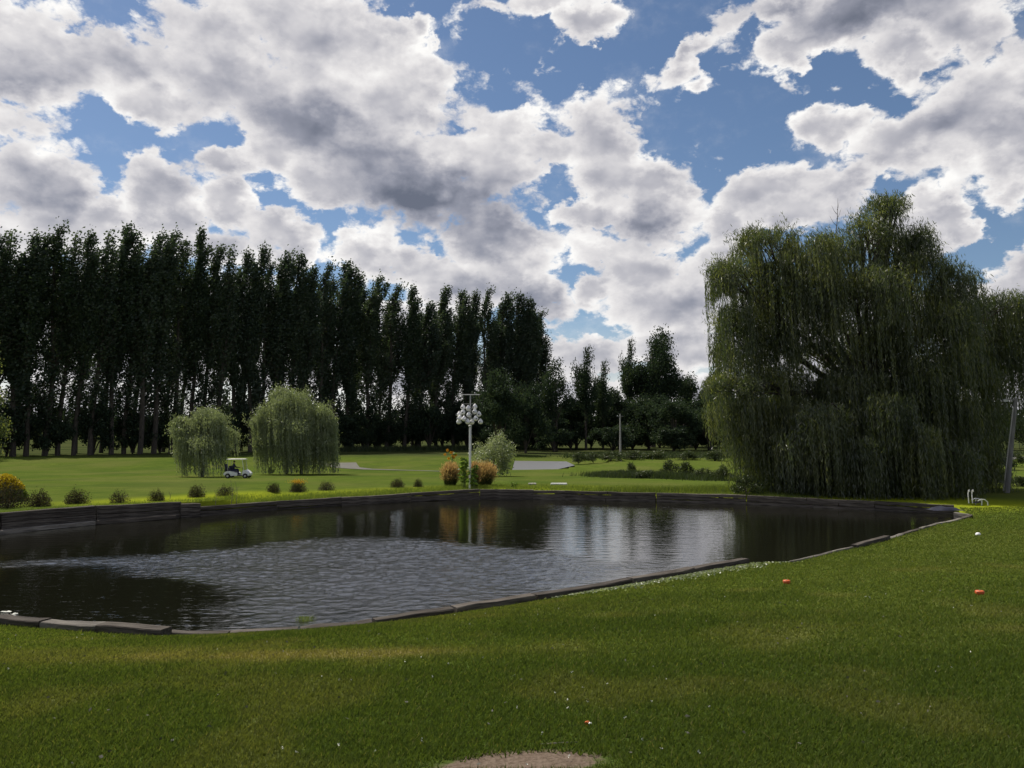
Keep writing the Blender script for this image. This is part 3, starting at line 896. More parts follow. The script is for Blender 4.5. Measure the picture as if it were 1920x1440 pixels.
    C = np.concatenate(C); D = np.concatenate(D); T = np.concatenate(T)
    sz = rng.uniform(.7, 1.25, len(C))
    return mb.mesh('trunk', M[bark]), tree_leaves(C, D, sz * leaf_l, sz * leaf_w, M[mat], 'crown', T)

def plant(name, label, cat, loc, trunk_me, crown_me, group=None, s=(1, 1, 1), rz=0.0, tname='trunk', cname='crown', mirror=False):
    o = empty(name, loc, label, cat, group, rz)
    o.scale = s
    if trunk_me is not None: link(tname, trunk_me, parent=o)
    link(cname, crown_me, parent=o)
    return o

# ------------------------------------------------------------------ the poplar row
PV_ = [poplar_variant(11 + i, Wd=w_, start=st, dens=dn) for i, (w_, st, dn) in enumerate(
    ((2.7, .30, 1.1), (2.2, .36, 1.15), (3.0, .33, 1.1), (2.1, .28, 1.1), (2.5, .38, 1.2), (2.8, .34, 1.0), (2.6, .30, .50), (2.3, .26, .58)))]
TOPX = [-60, 0, 15, 50, 75, 115, 140, 170, 200, 232, 260, 285, 310, 345, 380, 405, 430, 455, 485, 505, 530, 560, 582, 612, 640, 665, 700, 740, 775, 800, 830, 860, 885, 915, 945, 970, 990, 1012]
TOPY = [440, 434, 440, 446, 430, 426, 448, 428, 446, 432, 452, 444, 438, 446, 440, 466, 453, 470, 464, 480, 474, 484, 480, 494, 502, 512, 524, 530, 534, 566, 538, 541, 550, 546, 548, 556, 562, 572]
def row_y(px): return 104 + (px + 60) * .058          # the row runs away to the right
ordn = ['first', 'second', 'third', 'fourth', 'fifth', 'sixth', 'seventh', 'eighth', 'ninth', 'tenth', 'eleventh', 'twelfth', 'thirteenth',
        'fourteenth', 'fifteenth', 'sixteenth', 'seventeenth', 'eighteenth', 'nineteenth', 'twentieth']
PT = []
k = 0
while k < len(TOPX):
    PT.append((TOPX[k], TOPY[k] + (random.uniform(4, 22) if k % 3 == 1 else random.uniform(-5, 4)))); k += 1
for i, (px, py) in enumerate(PT):
    Yd = row_y(px) + random.uniform(-1.2, 1.2)
    top = aty(px, py, Yd); zb = gz(top[0], Yd)
    h = (top[2] - zb) / 30.0
    if i < 19: lab = 'tall dark poplar, %s from the left end of the front row beyond the lawn' % ordn[i]
    else: lab = 'tall dark poplar, %s from the right end of the front row beyond the pond' % ordn[len(PT) - 1 - i]
    tr, cr = PV_[6 + i % 2] if i in (1, 2, 5, 6, 8, 10, 13, 16, 19, 23, 27, 33, 37) else PV_[(i * 5 + i // 6) % 6]
    plant('poplar_tree', lab, 'poplar', (top[0] - 1.1, Yd, zb - .1), tr, cr, 'tall poplars in the long row behind the lawn',
          (random.uniform(.98, 1.28), random.uniform(.95, 1.2), h), random.choice((0, .35, -.4, .2)))
# rear row, glimpsed through the front one
for i in range(21):
    px = -40 + i * 51 + random.uniform(-12, 12)
    ty = np.interp(px, TOPX, TOPY) + random.uniform(22, 60)
    Yd = row_y(px) + 9 + random.uniform(-1, 1)
    top = aty(px, ty, Yd); zb = gz(top[0], Yd)
    tr, cr = PV_[6 + i % 2] if i < 9 else PV_[(i * 7 + 2) % 6]
    plant('poplar_tree', 'poplar of the rear row glimpsed through the gaps between the front poplars', 'poplar', (top[0] - 1, Yd, zb - .1), tr, cr,
          'poplars of the rear row', (1.0, 1.0, (top[2] - zb) / 30), random.uniform(-.5, .5))

# undergrowth at the feet of the poplars
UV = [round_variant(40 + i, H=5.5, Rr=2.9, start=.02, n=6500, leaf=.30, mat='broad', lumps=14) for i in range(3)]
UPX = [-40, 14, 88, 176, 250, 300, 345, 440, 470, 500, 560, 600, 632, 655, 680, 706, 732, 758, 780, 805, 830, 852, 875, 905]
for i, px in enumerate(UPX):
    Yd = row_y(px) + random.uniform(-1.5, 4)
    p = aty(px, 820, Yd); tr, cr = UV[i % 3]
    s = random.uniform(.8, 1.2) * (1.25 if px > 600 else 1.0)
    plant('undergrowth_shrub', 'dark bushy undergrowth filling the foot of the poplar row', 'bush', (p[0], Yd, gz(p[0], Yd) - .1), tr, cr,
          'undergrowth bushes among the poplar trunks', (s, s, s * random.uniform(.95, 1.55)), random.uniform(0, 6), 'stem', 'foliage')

# ------------------------------------------------------------------ broadleaf trees right of the row
BV = [round_variant(60, 12, 4.6, .12, 15000, .34), round_variant(61, 14, 4.4, .16, 16000, .34, spike=.35), round_variant(62, 10, 4.8, .05, 14000, .34),
      round_variant(63, 16, 4.6, .24, 24000, .30, spike=.3, lumps=38), round_variant(64, 12, 4.0, .25, 6500, .34, lumps=12, spike=.4)]
def broad(px, pyt, pyb, Yd, v, wpx, label, cat='tree', mat=None, name='broadleaf_tree'):
    top = aty(px, pyt, Yd); zb = gz(top[0], Yd)
    tr, cr = BV[v]; H = (12, 14, 10, 16, 12)[v]; Rr = (4.6, 4.4, 4.8, 4.6, 4.0)[v]
    sx = wpx / 2 * Yd / FOC / (Rr * 1.02)
    return plant(name, label, cat, (top[0], Yd, zb - .1), tr, cr, None, (sx, sx, (top[2] - zb) / (H * .98)), random.uniform(0, 6))
broad(935, 700, 850, 118, 0, 110, 'broad dark tree just right of the birdhouse pole below the last poplars')
broad(985, 712, 850, 130, 2, 90, 'dark rounded tree under the leaning last poplar')
broad(1042, 690, 850, 140, 4, 80, 'thin see-through tree with sky between its branches right of the last poplar')
broad(1098, 668, 850, 150, 4, 62, 'ragged narrow tree with separate upright tufts between the thin tree and the single tall one')
broad(1130, 692, 850, 155, 4, 50, 'small ragged tree leaning beside the tufted narrow tree')
broad(1222, 622, 850, 175, 3, 112, 'single tall dark rounded tree standing above the tree line in the middle of the gap', name='broadleaf_tree')
broad(1180, 655, 850, 176, 4, 46, 'loose lower shoulder tree on the left of the single tall dark tree')
broad(1295, 694, 850, 180, 1, 80, 'dark tree right of the single tall tree, level with the tree line')
broad(1345, 702, 850, 178, 0, 80, 'dark tree of the tree line beside the low left lobe of the big willow')
for j, (px, pt, w_, Yd, v, lb) in enumerate((
    (1010, 752, 110, 150, 0, 'low dark tree in the tree line left of the tufted trees'),
    (1080, 738, 120, 158, 2, 'wide dark tree in the tree line under the tufted narrow tree'),
    (1150, 732, 100, 160, 0, 'dark tree directly behind the thin pale pole'),
    (1215, 735, 120, 150, 2, 'dark broad tree hanging low under the single tall tree'),
    (1262, 745, 100, 140, 2, 'nearest dark tree of the tree line, its crown reaching the ground'),
    (1330, 745, 130, 148, 0, 'wide dark tree of the tree line left of the big willow'),
    (1390, 730, 100, 160, 1, 'dark tree of the tree line half hidden by the big willow'),
    (1460, 720, 120, 165, 0, 'dark tree seen through the left curtains of the big willow'),
    (1560, 730, 130, 165, 2, 'dark tree seen through the middle of the big willow'),
    (1660, 735, 130, 165, 0, 'dark tree behind the right half of the big willow'))):
    broad(px, pt, 850, Yd, v, w_, lb)
for i in range(13):
    px = 925 + i * 38 + random.uniform(-8, 8); Yd = 138 + 14 * (i % 3)
    p = aty(px, 820, Yd); tr, cr = UV[i % 3]; s = random.uniform(.95, 1.35)
    plant('undergrowth_shrub', 'dark bushy undergrowth closing the foot of the tree line right of the poplars', 'bush', (p[0], Yd, gz(p[0], Yd) - .1), tr, cr,
          'undergrowth bushes along the right tree line', (s * 1.25, s, s * random.uniform(.8, 1.1)), random.uniform(0, 6), 'stem', 'foliage')
# far hedge-woods on the horizon
HV = round_variant(70, 12, 8, .02, 9000, .8, lumps=20)
cc, dd = [], []
for i in range(170):
    a = R(-62 + i * .73); dist_ = 330 + 190 * vnoise(np.array([i * .1]), np.array([0.]), 1.0, 5)[0] + (0 if i < 90 else -60)
    hh = 9 + 7 * vnoise(np.array([i * .22]), np.array([3.]), 1.0, 8)[0]
    n_ = 330
    p = rng.normal(size=(n_, 3)) * np.array([3.4, 2.5, hh * .26]) + np.array([math.sin(a) * dist_, math.cos(a) * dist_, hh * .45])
    cc.append(p); dd.append(rng.normal(size=(n_, 3)))
cc = np.concatenate(cc); dd = np.concatenate(dd); cc[:, 2] = np.maximum(cc[:, 2], -.2)
fw = link('far_wood', tree_leaves(cc, dd, np.full(len(cc), 1.7), np.full(len(cc), 1.3), M['broad'], 'far_wood'))
tag(fw, 'dark wood along the horizon beyond the fields', 'wood', kind='stuff')
# dark wooded rise seen under the willow on the right
for j, (px, pt, Yd, w_) in enumerate(((1850, 782, 150, 110), (1925, 778, 160, 120), (1780, 778, 155, 110), (2000, 780, 150, 120))):
    broad(px, pt, 850, Yd, (0, 2, 0, 2)[j], w_, ('dark tree beyond the track, left of the grey pole', 'dark tree behind the grey pole at the right edge', 'dark tree behind the lowest right curtain of the willow', 'dark tree just outside the right edge')[j])

def dome_variant(seed, n=2600, leaf=.075, mat='shrub', R0=.8, H0=.95, pointy=1.0):
    """low clipped shrub: twigs fanning from the root, leaves mostly on the outside"""
    r_ = random.Random(seed); mb = MB()
    a = rng.normal(size=(n, 3)); a /= np.linalg.norm(a, axis=1, keepdims=True); a[:, 2] = np.abs(a[:, 2])
    th = np.arctan2(a[:, 1], a[:, 0])
    rr = rng.random(n) ** .38 * (1 + .14 * np.sin(th * 3 + seed) + .10 * np.sin(th * 5 + a[:, 2] * 6 + seed * 2) + .10 * rng.normal(size=n))
    P = a * rr[:, None] * np.array([R0, R0, H0]); P[:, 2] += .06 * rng.random(n)
    for i in range(22):
        t = P[r_.randrange(n)] * 1.04
        mb.tube([(0, 0, 0), tuple(t * .5 + np.array([0, 0, .05])), tuple(t)], [.016, .010, .004], 4, cap=False)
    sz = rng.uniform(.7, 1.3, n) * leaf
    return mb.mesh('stem', M['twig']), tree_leaves(P, a + rng.normal(size=(n, 3)) * .5 + np.array([0, 0, .3]), sz, sz * .55, M[mat])

# ------------------------------------------------------------------ shrubs of the middle distance
SV = [round_variant(80 + i, 2.0, 1.6, .0, 2600, .17, mat='hedge', lumps=12) for i in range(3)]
def shrub(px, py, w_, h_, label, group=None, v=0, name='wild_shrub'):
    g = on_ground(px, py); sx = w_ / 2 * g[1] / FOC / 1.62; sz = h_ * g[1] / FOC / 1.9
    tr, cr = SV[v % 3]
    return plant(name, label, 'shrub', (g[0], g[1], g[2] - .05), tr, cr, group, (sx, sx * .8, sz), random.uniform(0, 6), 'stem', 'foliage')
BK = [(1085, 868, 46, 18, 'dark shrub at the right tip of the far pond'), (1112, 866, 40, 16, 'second low shrub right of the far pond'),
      (1145, 864, 56, 17, 'low dark shrub on the line behind the putting green, below the thin pale pole'), (1190, 862, 60, 16, 'low spreading shrub behind the left part of the putting green'),
      (1235, 861, 60, 15, 'low spreading shrub behind the middle of the putting green'), (1285, 862, 60, 16, 'low spreading shrub behind the right part of the putting green'),
      (1340, 864, 66, 18, 'low dark shrub behind the putting green nearest the big willow')]
for i, (px, py, w_, h_, lb) in enumerate(BK): shrub(px, py, w_, h_, lb, 'low shrubs behind the putting green', i)
RD = [(1135, 893, 40, 10, 'small tuft at the left tip of the weedy strip before the putting green'), (1165, 895, 50, 14, 'low weeds left in the strip before the putting green'),
      (1182, 893, 30, 24, 'taller rounded shrub in the left of the weedy strip'), (1215, 897, 60, 14, 'low weeds in the middle of the weedy strip'),
      (1258, 895, 46, 30, 'tall leafy shrub in the middle of the weedy strip'), (1285, 896, 40, 28, 'second tall leafy shrub in the weedy strip'),
      (1320, 899, 44, 20, 'shrub right of the two tall ones in the weedy strip'), (1352, 900, 44, 26, 'shrub of the weedy strip close to the big willow')]
for i, (px, py, w_, h_, lb) in enumerate(RD): shrub(px, py, w_, h_, lb, 'weedy shrubs before the putting green', i + 1)
shrub(1400, 928, 60, 34, 'yellowish weedy shrub at the left foot of the big willow', None, 2)
shrub(506, 889, 16, 12, 'small dark bush left of the larger grey willow trunk', None, 1)
for px, py, w_, h_, lb in ((1870, 905, 70, 24, 'green shrub between the big willow and the grey pole'), (1915, 912, 60, 18, 'low green shrub right of the grey pole'),
                           (1858, 880, 60, 60, 'taller light green shrub beyond the right side of the willow'), (1900, 875, 60, 26, 'green shrub across the pale track behind the grey pole')):
    shrub(px, py, w_, h_, lb, None, 0)
# rough grass bands of stems: too many to count
def grass_band(name, label, pts, n, hgt, wid, mat, spread=(1, 1), lean=.25):
    P = []
    for _ in range(n):
        i = random.randrange(len(pts) - 1); t = random.random()
        P.append((pts[i][0] * (1 - t) + pts[i + 1][0] * t + random.gauss(0, spread[0]), pts[i][1] * (1 - t) + pts[i + 1][1] * t + random.gauss(0, spread[1])))
    P = np.array(P); sdv = pond_sd(P[:, 0], P[:, 1]); P = P[sdv > .16]
    z = land(P[:, 0], P[:, 1]); n = len(P)
    h = hgt * rng.uniform(.5, 1.15, n) * (.6 + .8 * fnoise(P[:, 0], P[:, 1], 1.5, 77))
    th = rng.uniform(0, 2 * np.pi, n); w = wid * rng.uniform(.6, 1.2, n)
    B = np.stack([P[:, 0], P[:, 1], z - .02], 1); s = np.stack([np.cos(th), np.sin(th), np.zeros(n)], 1) * w[:, None] / 2
    ld = rng.normal(size=(n, 2)) * lean; ld[:, 0] += lean * .5
    T = B + np.stack([ld[:, 0] * h, ld[:, 1] * h, h], 1)
    V = np.stack([B - s, B + s, T], 1).reshape(-1, 3)
    me = mesh_np(name, V, np.arange(n * 3).reshape(-1, 3), M[mat], False, {'tint': np.repeat(rng.random(n) * .9, 3)})
    o = link(name, me); tag(o, label, 'grass', kind='stuff'); return o
edge_pts = [atz(px, py, .4) for px, py in ((372, 949), (520, 936), (640, 930), (770, 922), (900, 914), (1060, 917), (1230, 921), (1400, 927), (1500, 933))]
grass_band('bank_grass', 'bright grass standing behind the far timber edging', edge_pts, 60000, .16, .018, 'reed', (.5, 1.3))
left_edge = [atz(px, py, .65) for px, py in ((-60, 972), (0, 962), (130, 949), (340, 938))]
grass_band('bank_grass', 'short grass along the top of the tall left wall', left_edge, 16000, .10, .014, 'reed', (.5, .9))
grass_band('tall_grass', 'tall rough grass on the bright strip left of the big willow', [atz(px, 921, .42) for px in (1150, 1250, 1330, 1400)], 9000, .38, .02, 'reed', (1.0, .5))
grass_band('rough_grass', 'rough grass in the weedy strip before the putting green', [on_ground(px, py) for px, py in ((1130, 892), (1200, 896), (1280, 897), (1380, 901))], 14000, .5, .05, 'hedge', (1.0, .7))
grass_band('rough_grass', 'rough grass fringe at the foot of the poplar row', [(aty(px, 840, row_y(px) - 3)[0], row_y(px) - 3) for px in (560, 700, 850, 980)], 16000, .9, .10, 'hedge', (2.0, 3.0))
grass_band('rough_grass', 'long rough grass behind the putting green and the far pond', [on_ground(px, py) for px, py in ((1110, 857), (1180, 857), (1250, 856), (1400, 857))], 14000, .7, .12, 'hedge', (2.0, 3.0))

# ------------------------------------------------------------------ the big weeping willow on the far bank
YD = 42.5
def dm(px, py, rx, rz, dy, ry, n, hang, up=.45, *low):
    y = YD + dy; c = aty(px, py, y); k = y / FOC
    return (tuple(c), rx * k, ry, rz * k, n, hang * k, up, *low)
DOMES = [
 dm(1650,412,44,34,0,1.2,150,70,.6), dm(1672,400,24,26,.3,.8,60,50,.6), dm(1612,440,40,30,.2,1.4,160,90,.5), dm(1715,470,36,36,.4,1.5,200,110,.5), dm(1628,455,34,34,-.5,1.2,180,80,.4), dm(1685,475,40,40,.5,1.4,220,110,.4),
 dm(1590,485,56,34,0,2.3,400,140), dm(1515,478,56,32,-1,2.3,400,140), dm(1440,470,50,36,0,2.3,380,190), dm(1402,478,32,40,1,1.6,240,150),
 dm(1368,535,38,44,-1,1.9,400,190), dm(1375,630,44,50,0,2.2,420,170), dm(1345,735,34,24,-2,1.3,300,95,.4), dm(1395,745,36,34,-2,1.5,300,180),
 dm(1705,530,70,48,0,2.8,460,170), dm(1785,550,46,54,0,2.3,420,210), dm(1745,620,74,46,-1,3,430,200), dm(1868,595,48,42,1,2.2,380,170), dm(1915,628,48,54,1.5,2.3,330,180), dm(1835,680,54,46,2,2.6,340,170),
 dm(1600,560,96,48,-1,3.6,640,190), dm(1500,560,80,46,-1,3.2,520,170), dm(1445,650,60,34,0,3,260,170), dm(1535,670,70,34,1,3.2,240,150,.4,.7), dm(1640,665,80,44,1,3.4,420,170),
 dm(1440,740,46,44,-1,2.4,340,190,.4,.5), dm(1500,800,50,44,-2,2.6,420,150,.4,.4), dm(1560,735,56,40,-1,2.8,420,190,.4,.4), dm(1630,815,60,46,-2.5,2.8,520,150,.4,.4),
 dm(1700,725,60,50,-1,2.8,520,210,.4,.4), dm(1765,775,50,50,-1.5,2.6,480,180,.4,.4), dm(1805,720,44,50,0,2.6,420,210,.4,.5), dm(1420,830,44,40,-1,2.2,360,120,.4,.4),
 dm(1478,850,46,40,-3.8,1.6,260,110,.4,.2), dm(1545,800,44,40,-4.7,1.5,300,170,.4,.2), dm(1605,860,40,36,-5.4,1.4,260,120,.4,.2), dm(1672,790,46,44,-5.2,1.5,330,190,.4,.2), dm(1735,845,40,40,-5.8,1.4,260,140,.4,.2), dm(1790,870,34,34,-5.2,1.3,220,110,.4,.2),
 dm(1480,885,60,34,-2.5,2.2,420,70,.4,.3), dm(1570,880,60,40,-3,2.2,480,90,.4,.3), dm(1660,895,60,34,-3.2,2.2,460,75,.4,.3), dm(1740,870,60,40,-2.5,2.2,480,95,.4,.3), dm(1815,880,38,40,-1,2,380,80,.4,.3),
]
base = aty(1640, 940, YD + .5)
tr_, cr_ = weeping(5, [(tuple(Vector(d[0]) - Vector((base[0], base[1], 0))), *d[1:]) for d in DOMES], ((0, 0, .2), (.1, .1, 4.6)),
                   .24, .034, .09, 'willow', .42, .10, sway=.06, dense=1.3, tuft=34, gaps=.95)
wil = plant('weeping_willow', 'huge dark weeping willow trailing to the water on the far right bank', 'willow', (base[0], base[1], 0), tr_, cr_)
# bare dead twig standing out of the top
tw = MB(); b0 = Vector(tuple(aty(1566, 450, YD))); o3 = Vector((base[0], base[1], 0))
t1 = Vector(tuple(aty(1571, 372, YD)))
tw.tube([b0 - o3, (b0.lerp(t1, .5) + Vector((.05, 0, 0))) - o3, t1 - o3], [.035, .02, .006], 5)
for f, dx, dz in ((.35, -.35, .55), (.5, .28, .6), (.62, -.28, .5), (.72, .12, .45)):
    s_ = b0.lerp(t1, f) - o3; tw.tube([s_, s_ + Vector((dx * .5, 0, dz * .35)), s_ + Vector((dx, 0, dz))], [.016, .01, .004], 4)
link('bare_branch', tw.mesh('bare_branch', M['twig']), parent=wil)

# ------------------------------------------------------------------ two grey-green willows on the lawn, one shrub willow by the birdhouses
def small_willow(seed, px, pyb, trunkx, domes, label, mat='pale_willow', ll=.20, floor=.12, group='grey willows on the far lawn'):
    g = on_ground(trunkx, pyb); k = g[1] / FOC
    D_ = []
    for cx, cy, rx, rz, dy, n, hang in domes:
        c = aty(cx, cy, g[1] + dy)
        D_.append(((c[0] - g[0], dy, c[2] - g[2]), rx * k, rx * k * .9, rz * k, n, hang * k * 1.45, .35))
    top = (0, 0, 42 * k)
    a, b = weeping(seed, D_, ((0, 0, 0), top), ll, ll * .26, .10, mat, .12, floor, sway=.08, bark='bark', dense=1.0, tuft=26)
    return plant('grey_willow', label, 'willow', tuple(g), a, b, group)
small_willow(21, 385, 894, 378, [(395,800,34,26,0,420,40),(350,815,26,24,0,300,40),(420,825,24,22,.3,260,26),(385,840,42,24,-.5,420,40),(350,850,24,18,-.5,260,30),(406,850,24,16,.3,220,18),(385,790,20,20,.5,200,30),(338,800,14,14,0,130,50)],
    'smaller of the two grey-green willows on the lawn, left of the golf cart')
small_willow(22, 545, 889, 536, [(550,765,40,28,0,520,45),(510,790,30,28,0,400,45),(592,790,30,30,0,420,50),(550,815,54,30,-.7,620,50),(505,835,26,22,-.5,300,40),(600,840,26,22,-.5,320,40),(560,848,40,20,-1,380,36),(530,750,26,18,.5,200,30),(486,800,14,16,0,130,50),(616,800,14,18,0,150,60)],
    'larger grey-green willow on the lawn with two dark trunks, right of the golf cart')
lw = [o_ for o_ in bpy.data.objects if o_.name.startswith('grey_willow')][-1]
MB().tube([(1.35, 0, -.2), (1.30, 0, 1.0), (1.0, 0, 2.2), (.8, 0, 3.0)], [.16, .14, .10, .05], 8).build('trunk', M['bark'], lw)
gsh = on_ground(925, 893)
tr, cr = round_variant(95, 4.0, 2.2, .02, 9000, .15, 'pale_willow', spike=.5, lumps=18)
kk = gsh[1] / FOC
plant('willow_shrub', 'bushy grey-green willow shrub just behind and right of the birdhouse pole', 'shrub', tuple(gsh), tr, cr, None,
      (44 * kk / 2.2, 44 * kk / 2.2, 78 * kk / 3.9), 0, 'stem', 'foliage')
# tree at the left edge of the picture
gl_ = on_ground(-50, 900)
tr, cr = round_variant(97, 11, 4.2, .10, 9000, .24, 'willow', lumps=15)
kk = gl_[1] / FOC
plant('lawn_tree', 'green tree reaching in at the left edge above the golden shrub', 'tree', tuple(gl_), tr, cr, None, (62 * kk / 4.2, 62 * kk / 4.2, 250 * kk / 10.6), 1.0)

# ------------------------------------------------------------------ row of small clipped shrubs on the lawn
CV = [dome_variant(100 + i, 3000 if i else 2000) for i in range(3)]
SHR = [(16, 952, 52, 46, 'dark twiggy shrub in front of the golden shrub at the left edge'), (73, 949, 44, 30, 'dark domed shrub, first right of the golden shrub'), (143, 944, 43, 26, 'dark rounded shrub, second right of the golden shrub'),
       (222, 943, 34, 23, 'small thinning shrub above the tall part of the left wall'), (294, 939, 30, 20, 'sparse little shrub above the step in the left wall'), (368, 932, 32, 22, 'reddish little shrub below the smaller grey willow'),
       (422, 930, 34, 20, 'dark shrub below the golf cart, beside the thin bare stems'), (513, 923, 26, 18, 'compact green shrub left of the one in orange flower'), (558, 922, 32, 20, 'shrub tipped with orange flowers below the larger grey willow'),
       (612, 919, 31, 17, 'low wide dark shrub right of the one in orange flower'), (745, 914, 27, 17, 'dark little shrub, the wider one of the pair left of the birdhouse pole'), (784, 913, 18, 15, 'smallest dark shrub, nearest the left side of the orange grasses')]
for i, (px, py, w_, h_, lb) in enumerate(SHR):
    g = on_ground(px, py); k = g[1] / FOC; tr, cr = CV[i % 3]
    o = plant('lawn_shrub', lb, 'shrub', (g[0], g[1], g[2] - .03), tr, cr, 'small shrubs in a row along the far bank', (w_ / 2 * k / .8, w_ / 2 * k / .8, h_ * k / .95), i * 1.3, 'stem', 'foliage')
    if i == 8:
        n = 500; p = rng.normal(size=(n, 3)) * np.array([.40, .3, .10]) + np.array([0, 0, .95])
        link('blossom', tree_leaves(p, rng.normal(size=(n, 3)), np.full(n, .06), np.full(n, .05), M['flower'], 'blossom'), parent=o)
# golden shrub
g = on_ground(2, 940); n = 9000; k = g[1] / FOC
a_ = rng.normal(size=(n, 3)); a_ /= np.linalg.norm(a_, axis=1, keepdims=True); a_[:, 2] = np.abs(a_[:, 2])
rr = rng.uniform(.45, 1, (n, 1)) ** .6
p = a_ * rr * np.array([46 * k, 34 * k, 52 * k])
o = empty('golden_shrub', tuple(g), 'yellow flowering shrub at the left edge of the lawn', 'shrub')
up_ = p[:, 2] > 22 * k
link('blossom', tree_leaves(p[up_], rng.normal(size=(int(up_.sum()), 3)), np.full(int(up_.sum()), .09), np.full(int(up_.sum()), .06), M['gold'], 'blossom'), parent=o)
link('foliage', tree_leaves(p[~up_], rng.normal(size=(int((~up_).sum()), 3)), np.full(int((~up_).sum()), .13), np.full(int((~up_).sum()), .06), M['reed'], 'foliage'), parent=o)
# thin bare stems behind the far edging
for px, h_, lb in ((434, 44, 'taller thin bare stem standing behind the timber edging below the golf cart'), (443, 40, 'second thin bare stem, just right of the taller one'), (404, 26, 'short thin stem left of the dark shrub below the golf cart'),
                   (318, 20, 'short thin stem above the step of the left wall')):
    g = on_ground(px, 944 if px > 330 else 940); k = g[1] / FOC
    s = MB().tube([(0, 0, -.05), (.03, 0, h_ * k * .5), (-.06, 0, h_ * k)], [.012, .009, .004], 5)
    s.tube([(.02, 0, h_ * k * .6), (.10, 0, h_ * k * .8)], [.006, .003], 4)
    tag(s.build('bare_stem', M['twig'], loc=tuple(g)), lb, 'stem', 'thin stems behind the far edging')

# ------------------------------------------------------------------ planting round the birdhouse pole
def ornamental(px, pyb, w_, h_, label, seed):
    g = on_ground(px, pyb); k = g[1] / FOC; n = 2600
    th = rng.uniform(0, 2 * np.pi, n); r0 = np.sqrt(rng.random(n)) * w_ * .26 * k
    B = np.stack([np.cos(th) * r0, np.sin(th) * r0, np.zeros(n)], 1)
    h = h_ * k * (.35 + .65 * rng.random(n) ** .7)
    out_ = rng.random(n) ** 1.4 * w_ * .34 * k
    T = B + np.stack([np.cos(th) * out_ + .04, np.sin(th) * out_, h * (1 - .25 * out_ / (w_ * .34 * k))], 1)
    s = np.stack([-np.sin(th), np.cos(th), np.zeros(n)], 1) * .008
    V = np.stack([B - s, B + s, T], 1).reshape(-1, 3)
    o = empty('ornamental_grass', tuple(g), label, 'ornamental grass', 'orange plumed grasses round the birdhouse pole')
    link('blades', mesh_np('blades', V, np.arange(n * 3).reshape(-1, 3), M['hedge'], False, {'tint': np.repeat(rng.random(n) * .9, 3)}), parent=o)
    P, Dd = [], []
    for i_, t in enumerate((-.5, -.36, -.24, -.14, -.06, 0, .06)):
        sel = rng.random(n) < (.10, .16, .26, .4, .5, .5, .22)[i_]
        d = (T - B)[sel]
        P.append(T[sel] + d * t + rng.normal(size=(int(sel.sum()), 3)) * .03); Dd.append(d + rng.normal(size=d.shape) * .22)
    P = np.concatenate(P); Dd = np.concatenate(Dd)
    link('plumes', tree_leaves(P, Dd, np.full(len(P), .12), np.full(len(P), .022), M['plume'], 'plumes'), parent=o)
ornamental(844, 911, 38, 45, 'orange plumed grass clump left of the birdhouse pole', 1)
ornamental(908, 911, 46, 46, 'widest orange plumed grass clump right of the birdhouse pole', 2)
ornamental(888, 914, 26, 48, 'yellower grass clump immediately right of the birdhouse pole', 3)
def tall_plant(px, pyb, h_, label, n=16, top=True, mat='tallplant', wid=.28, flower=None):
    g = on_ground(px, pyb); k = g[1] / FOC; H = h_ * k
    o = empty('tall_plant', tuple(g), label, 'plant')
    st = MB(); r_ = random.Random(px); C, D = [], []
    for q in range(4):
        x, y = r_.uniform(-.16, .16), r_.uniform(-.12, .12); hh = H * r_.uniform(.75, 1)
        st.tube([(x, y, 0), (x * 1.3, y, hh * .5), (x * 1.6 + .05, y, hh)], [.016, .012, .006], 5)
        for i in range(n):
            f = r_.uniform(.25, 1); a = r_.uniform(0, 6.28)
            C.append((x * (1 + .6 * f) + math.cos(a) * wid * .5, y + math.sin(a) * wid * .5, hh * f)); D.append((math.cos(a), math.sin(a), r_.uniform(-.7, .3)))
    st.mesh('stem', M['stemgreen']); link('stem', st.mesh('stem', M['stemgreen']), parent=o)
    C = np.array(C); D = np.array(D)
    link('foliage', tree_leaves(C, D, rng.uniform(.7, 1.2, len(C)) * wid, rng.uniform(.7, 1.1, len(C)) * wid * .55, M[mat], 'foliage'), parent=o)
    if flower:
        P, Q = [], []
        for q in range(flower):
            c = np.array([r_.uniform(-.35, .35), r_.uniform(-.1, .1), H * r_.uniform(.72, 1.03)])
            for j in range(16):
                a = 6.283 * j / 16; P.append(c + np.array([math.cos(a) * .05, 0, math.sin(a) * .05])); Q.append((math.cos(a), .1, math.sin(a)))
        P = np.array(P); link('blossom', tree_leaves(P, np.array(Q), np.full(len(P), .11), np.full(len(P), .045), M['flower'], 'blossom'), parent=o)
tall_plant(872, 916, 66, 'tall bright green leafy plant in front of the birdhouse pole', 26)
tall_plant(866, 915, 50, 'leaning green plant with pale leaves beside the left orange grass', 18)
tall_plant(884, 918, 46, 'lower yellow-green leafy plant hugging the birdhouse pole', 20)
tall_plant(843, 909, 64, 'plant with orange-yellow flowers above the left orange grass', 10, flower=9)
tall_plant(962, 914, 12, 'small pale weeds right of the orange grasses', 10, wid=.14)

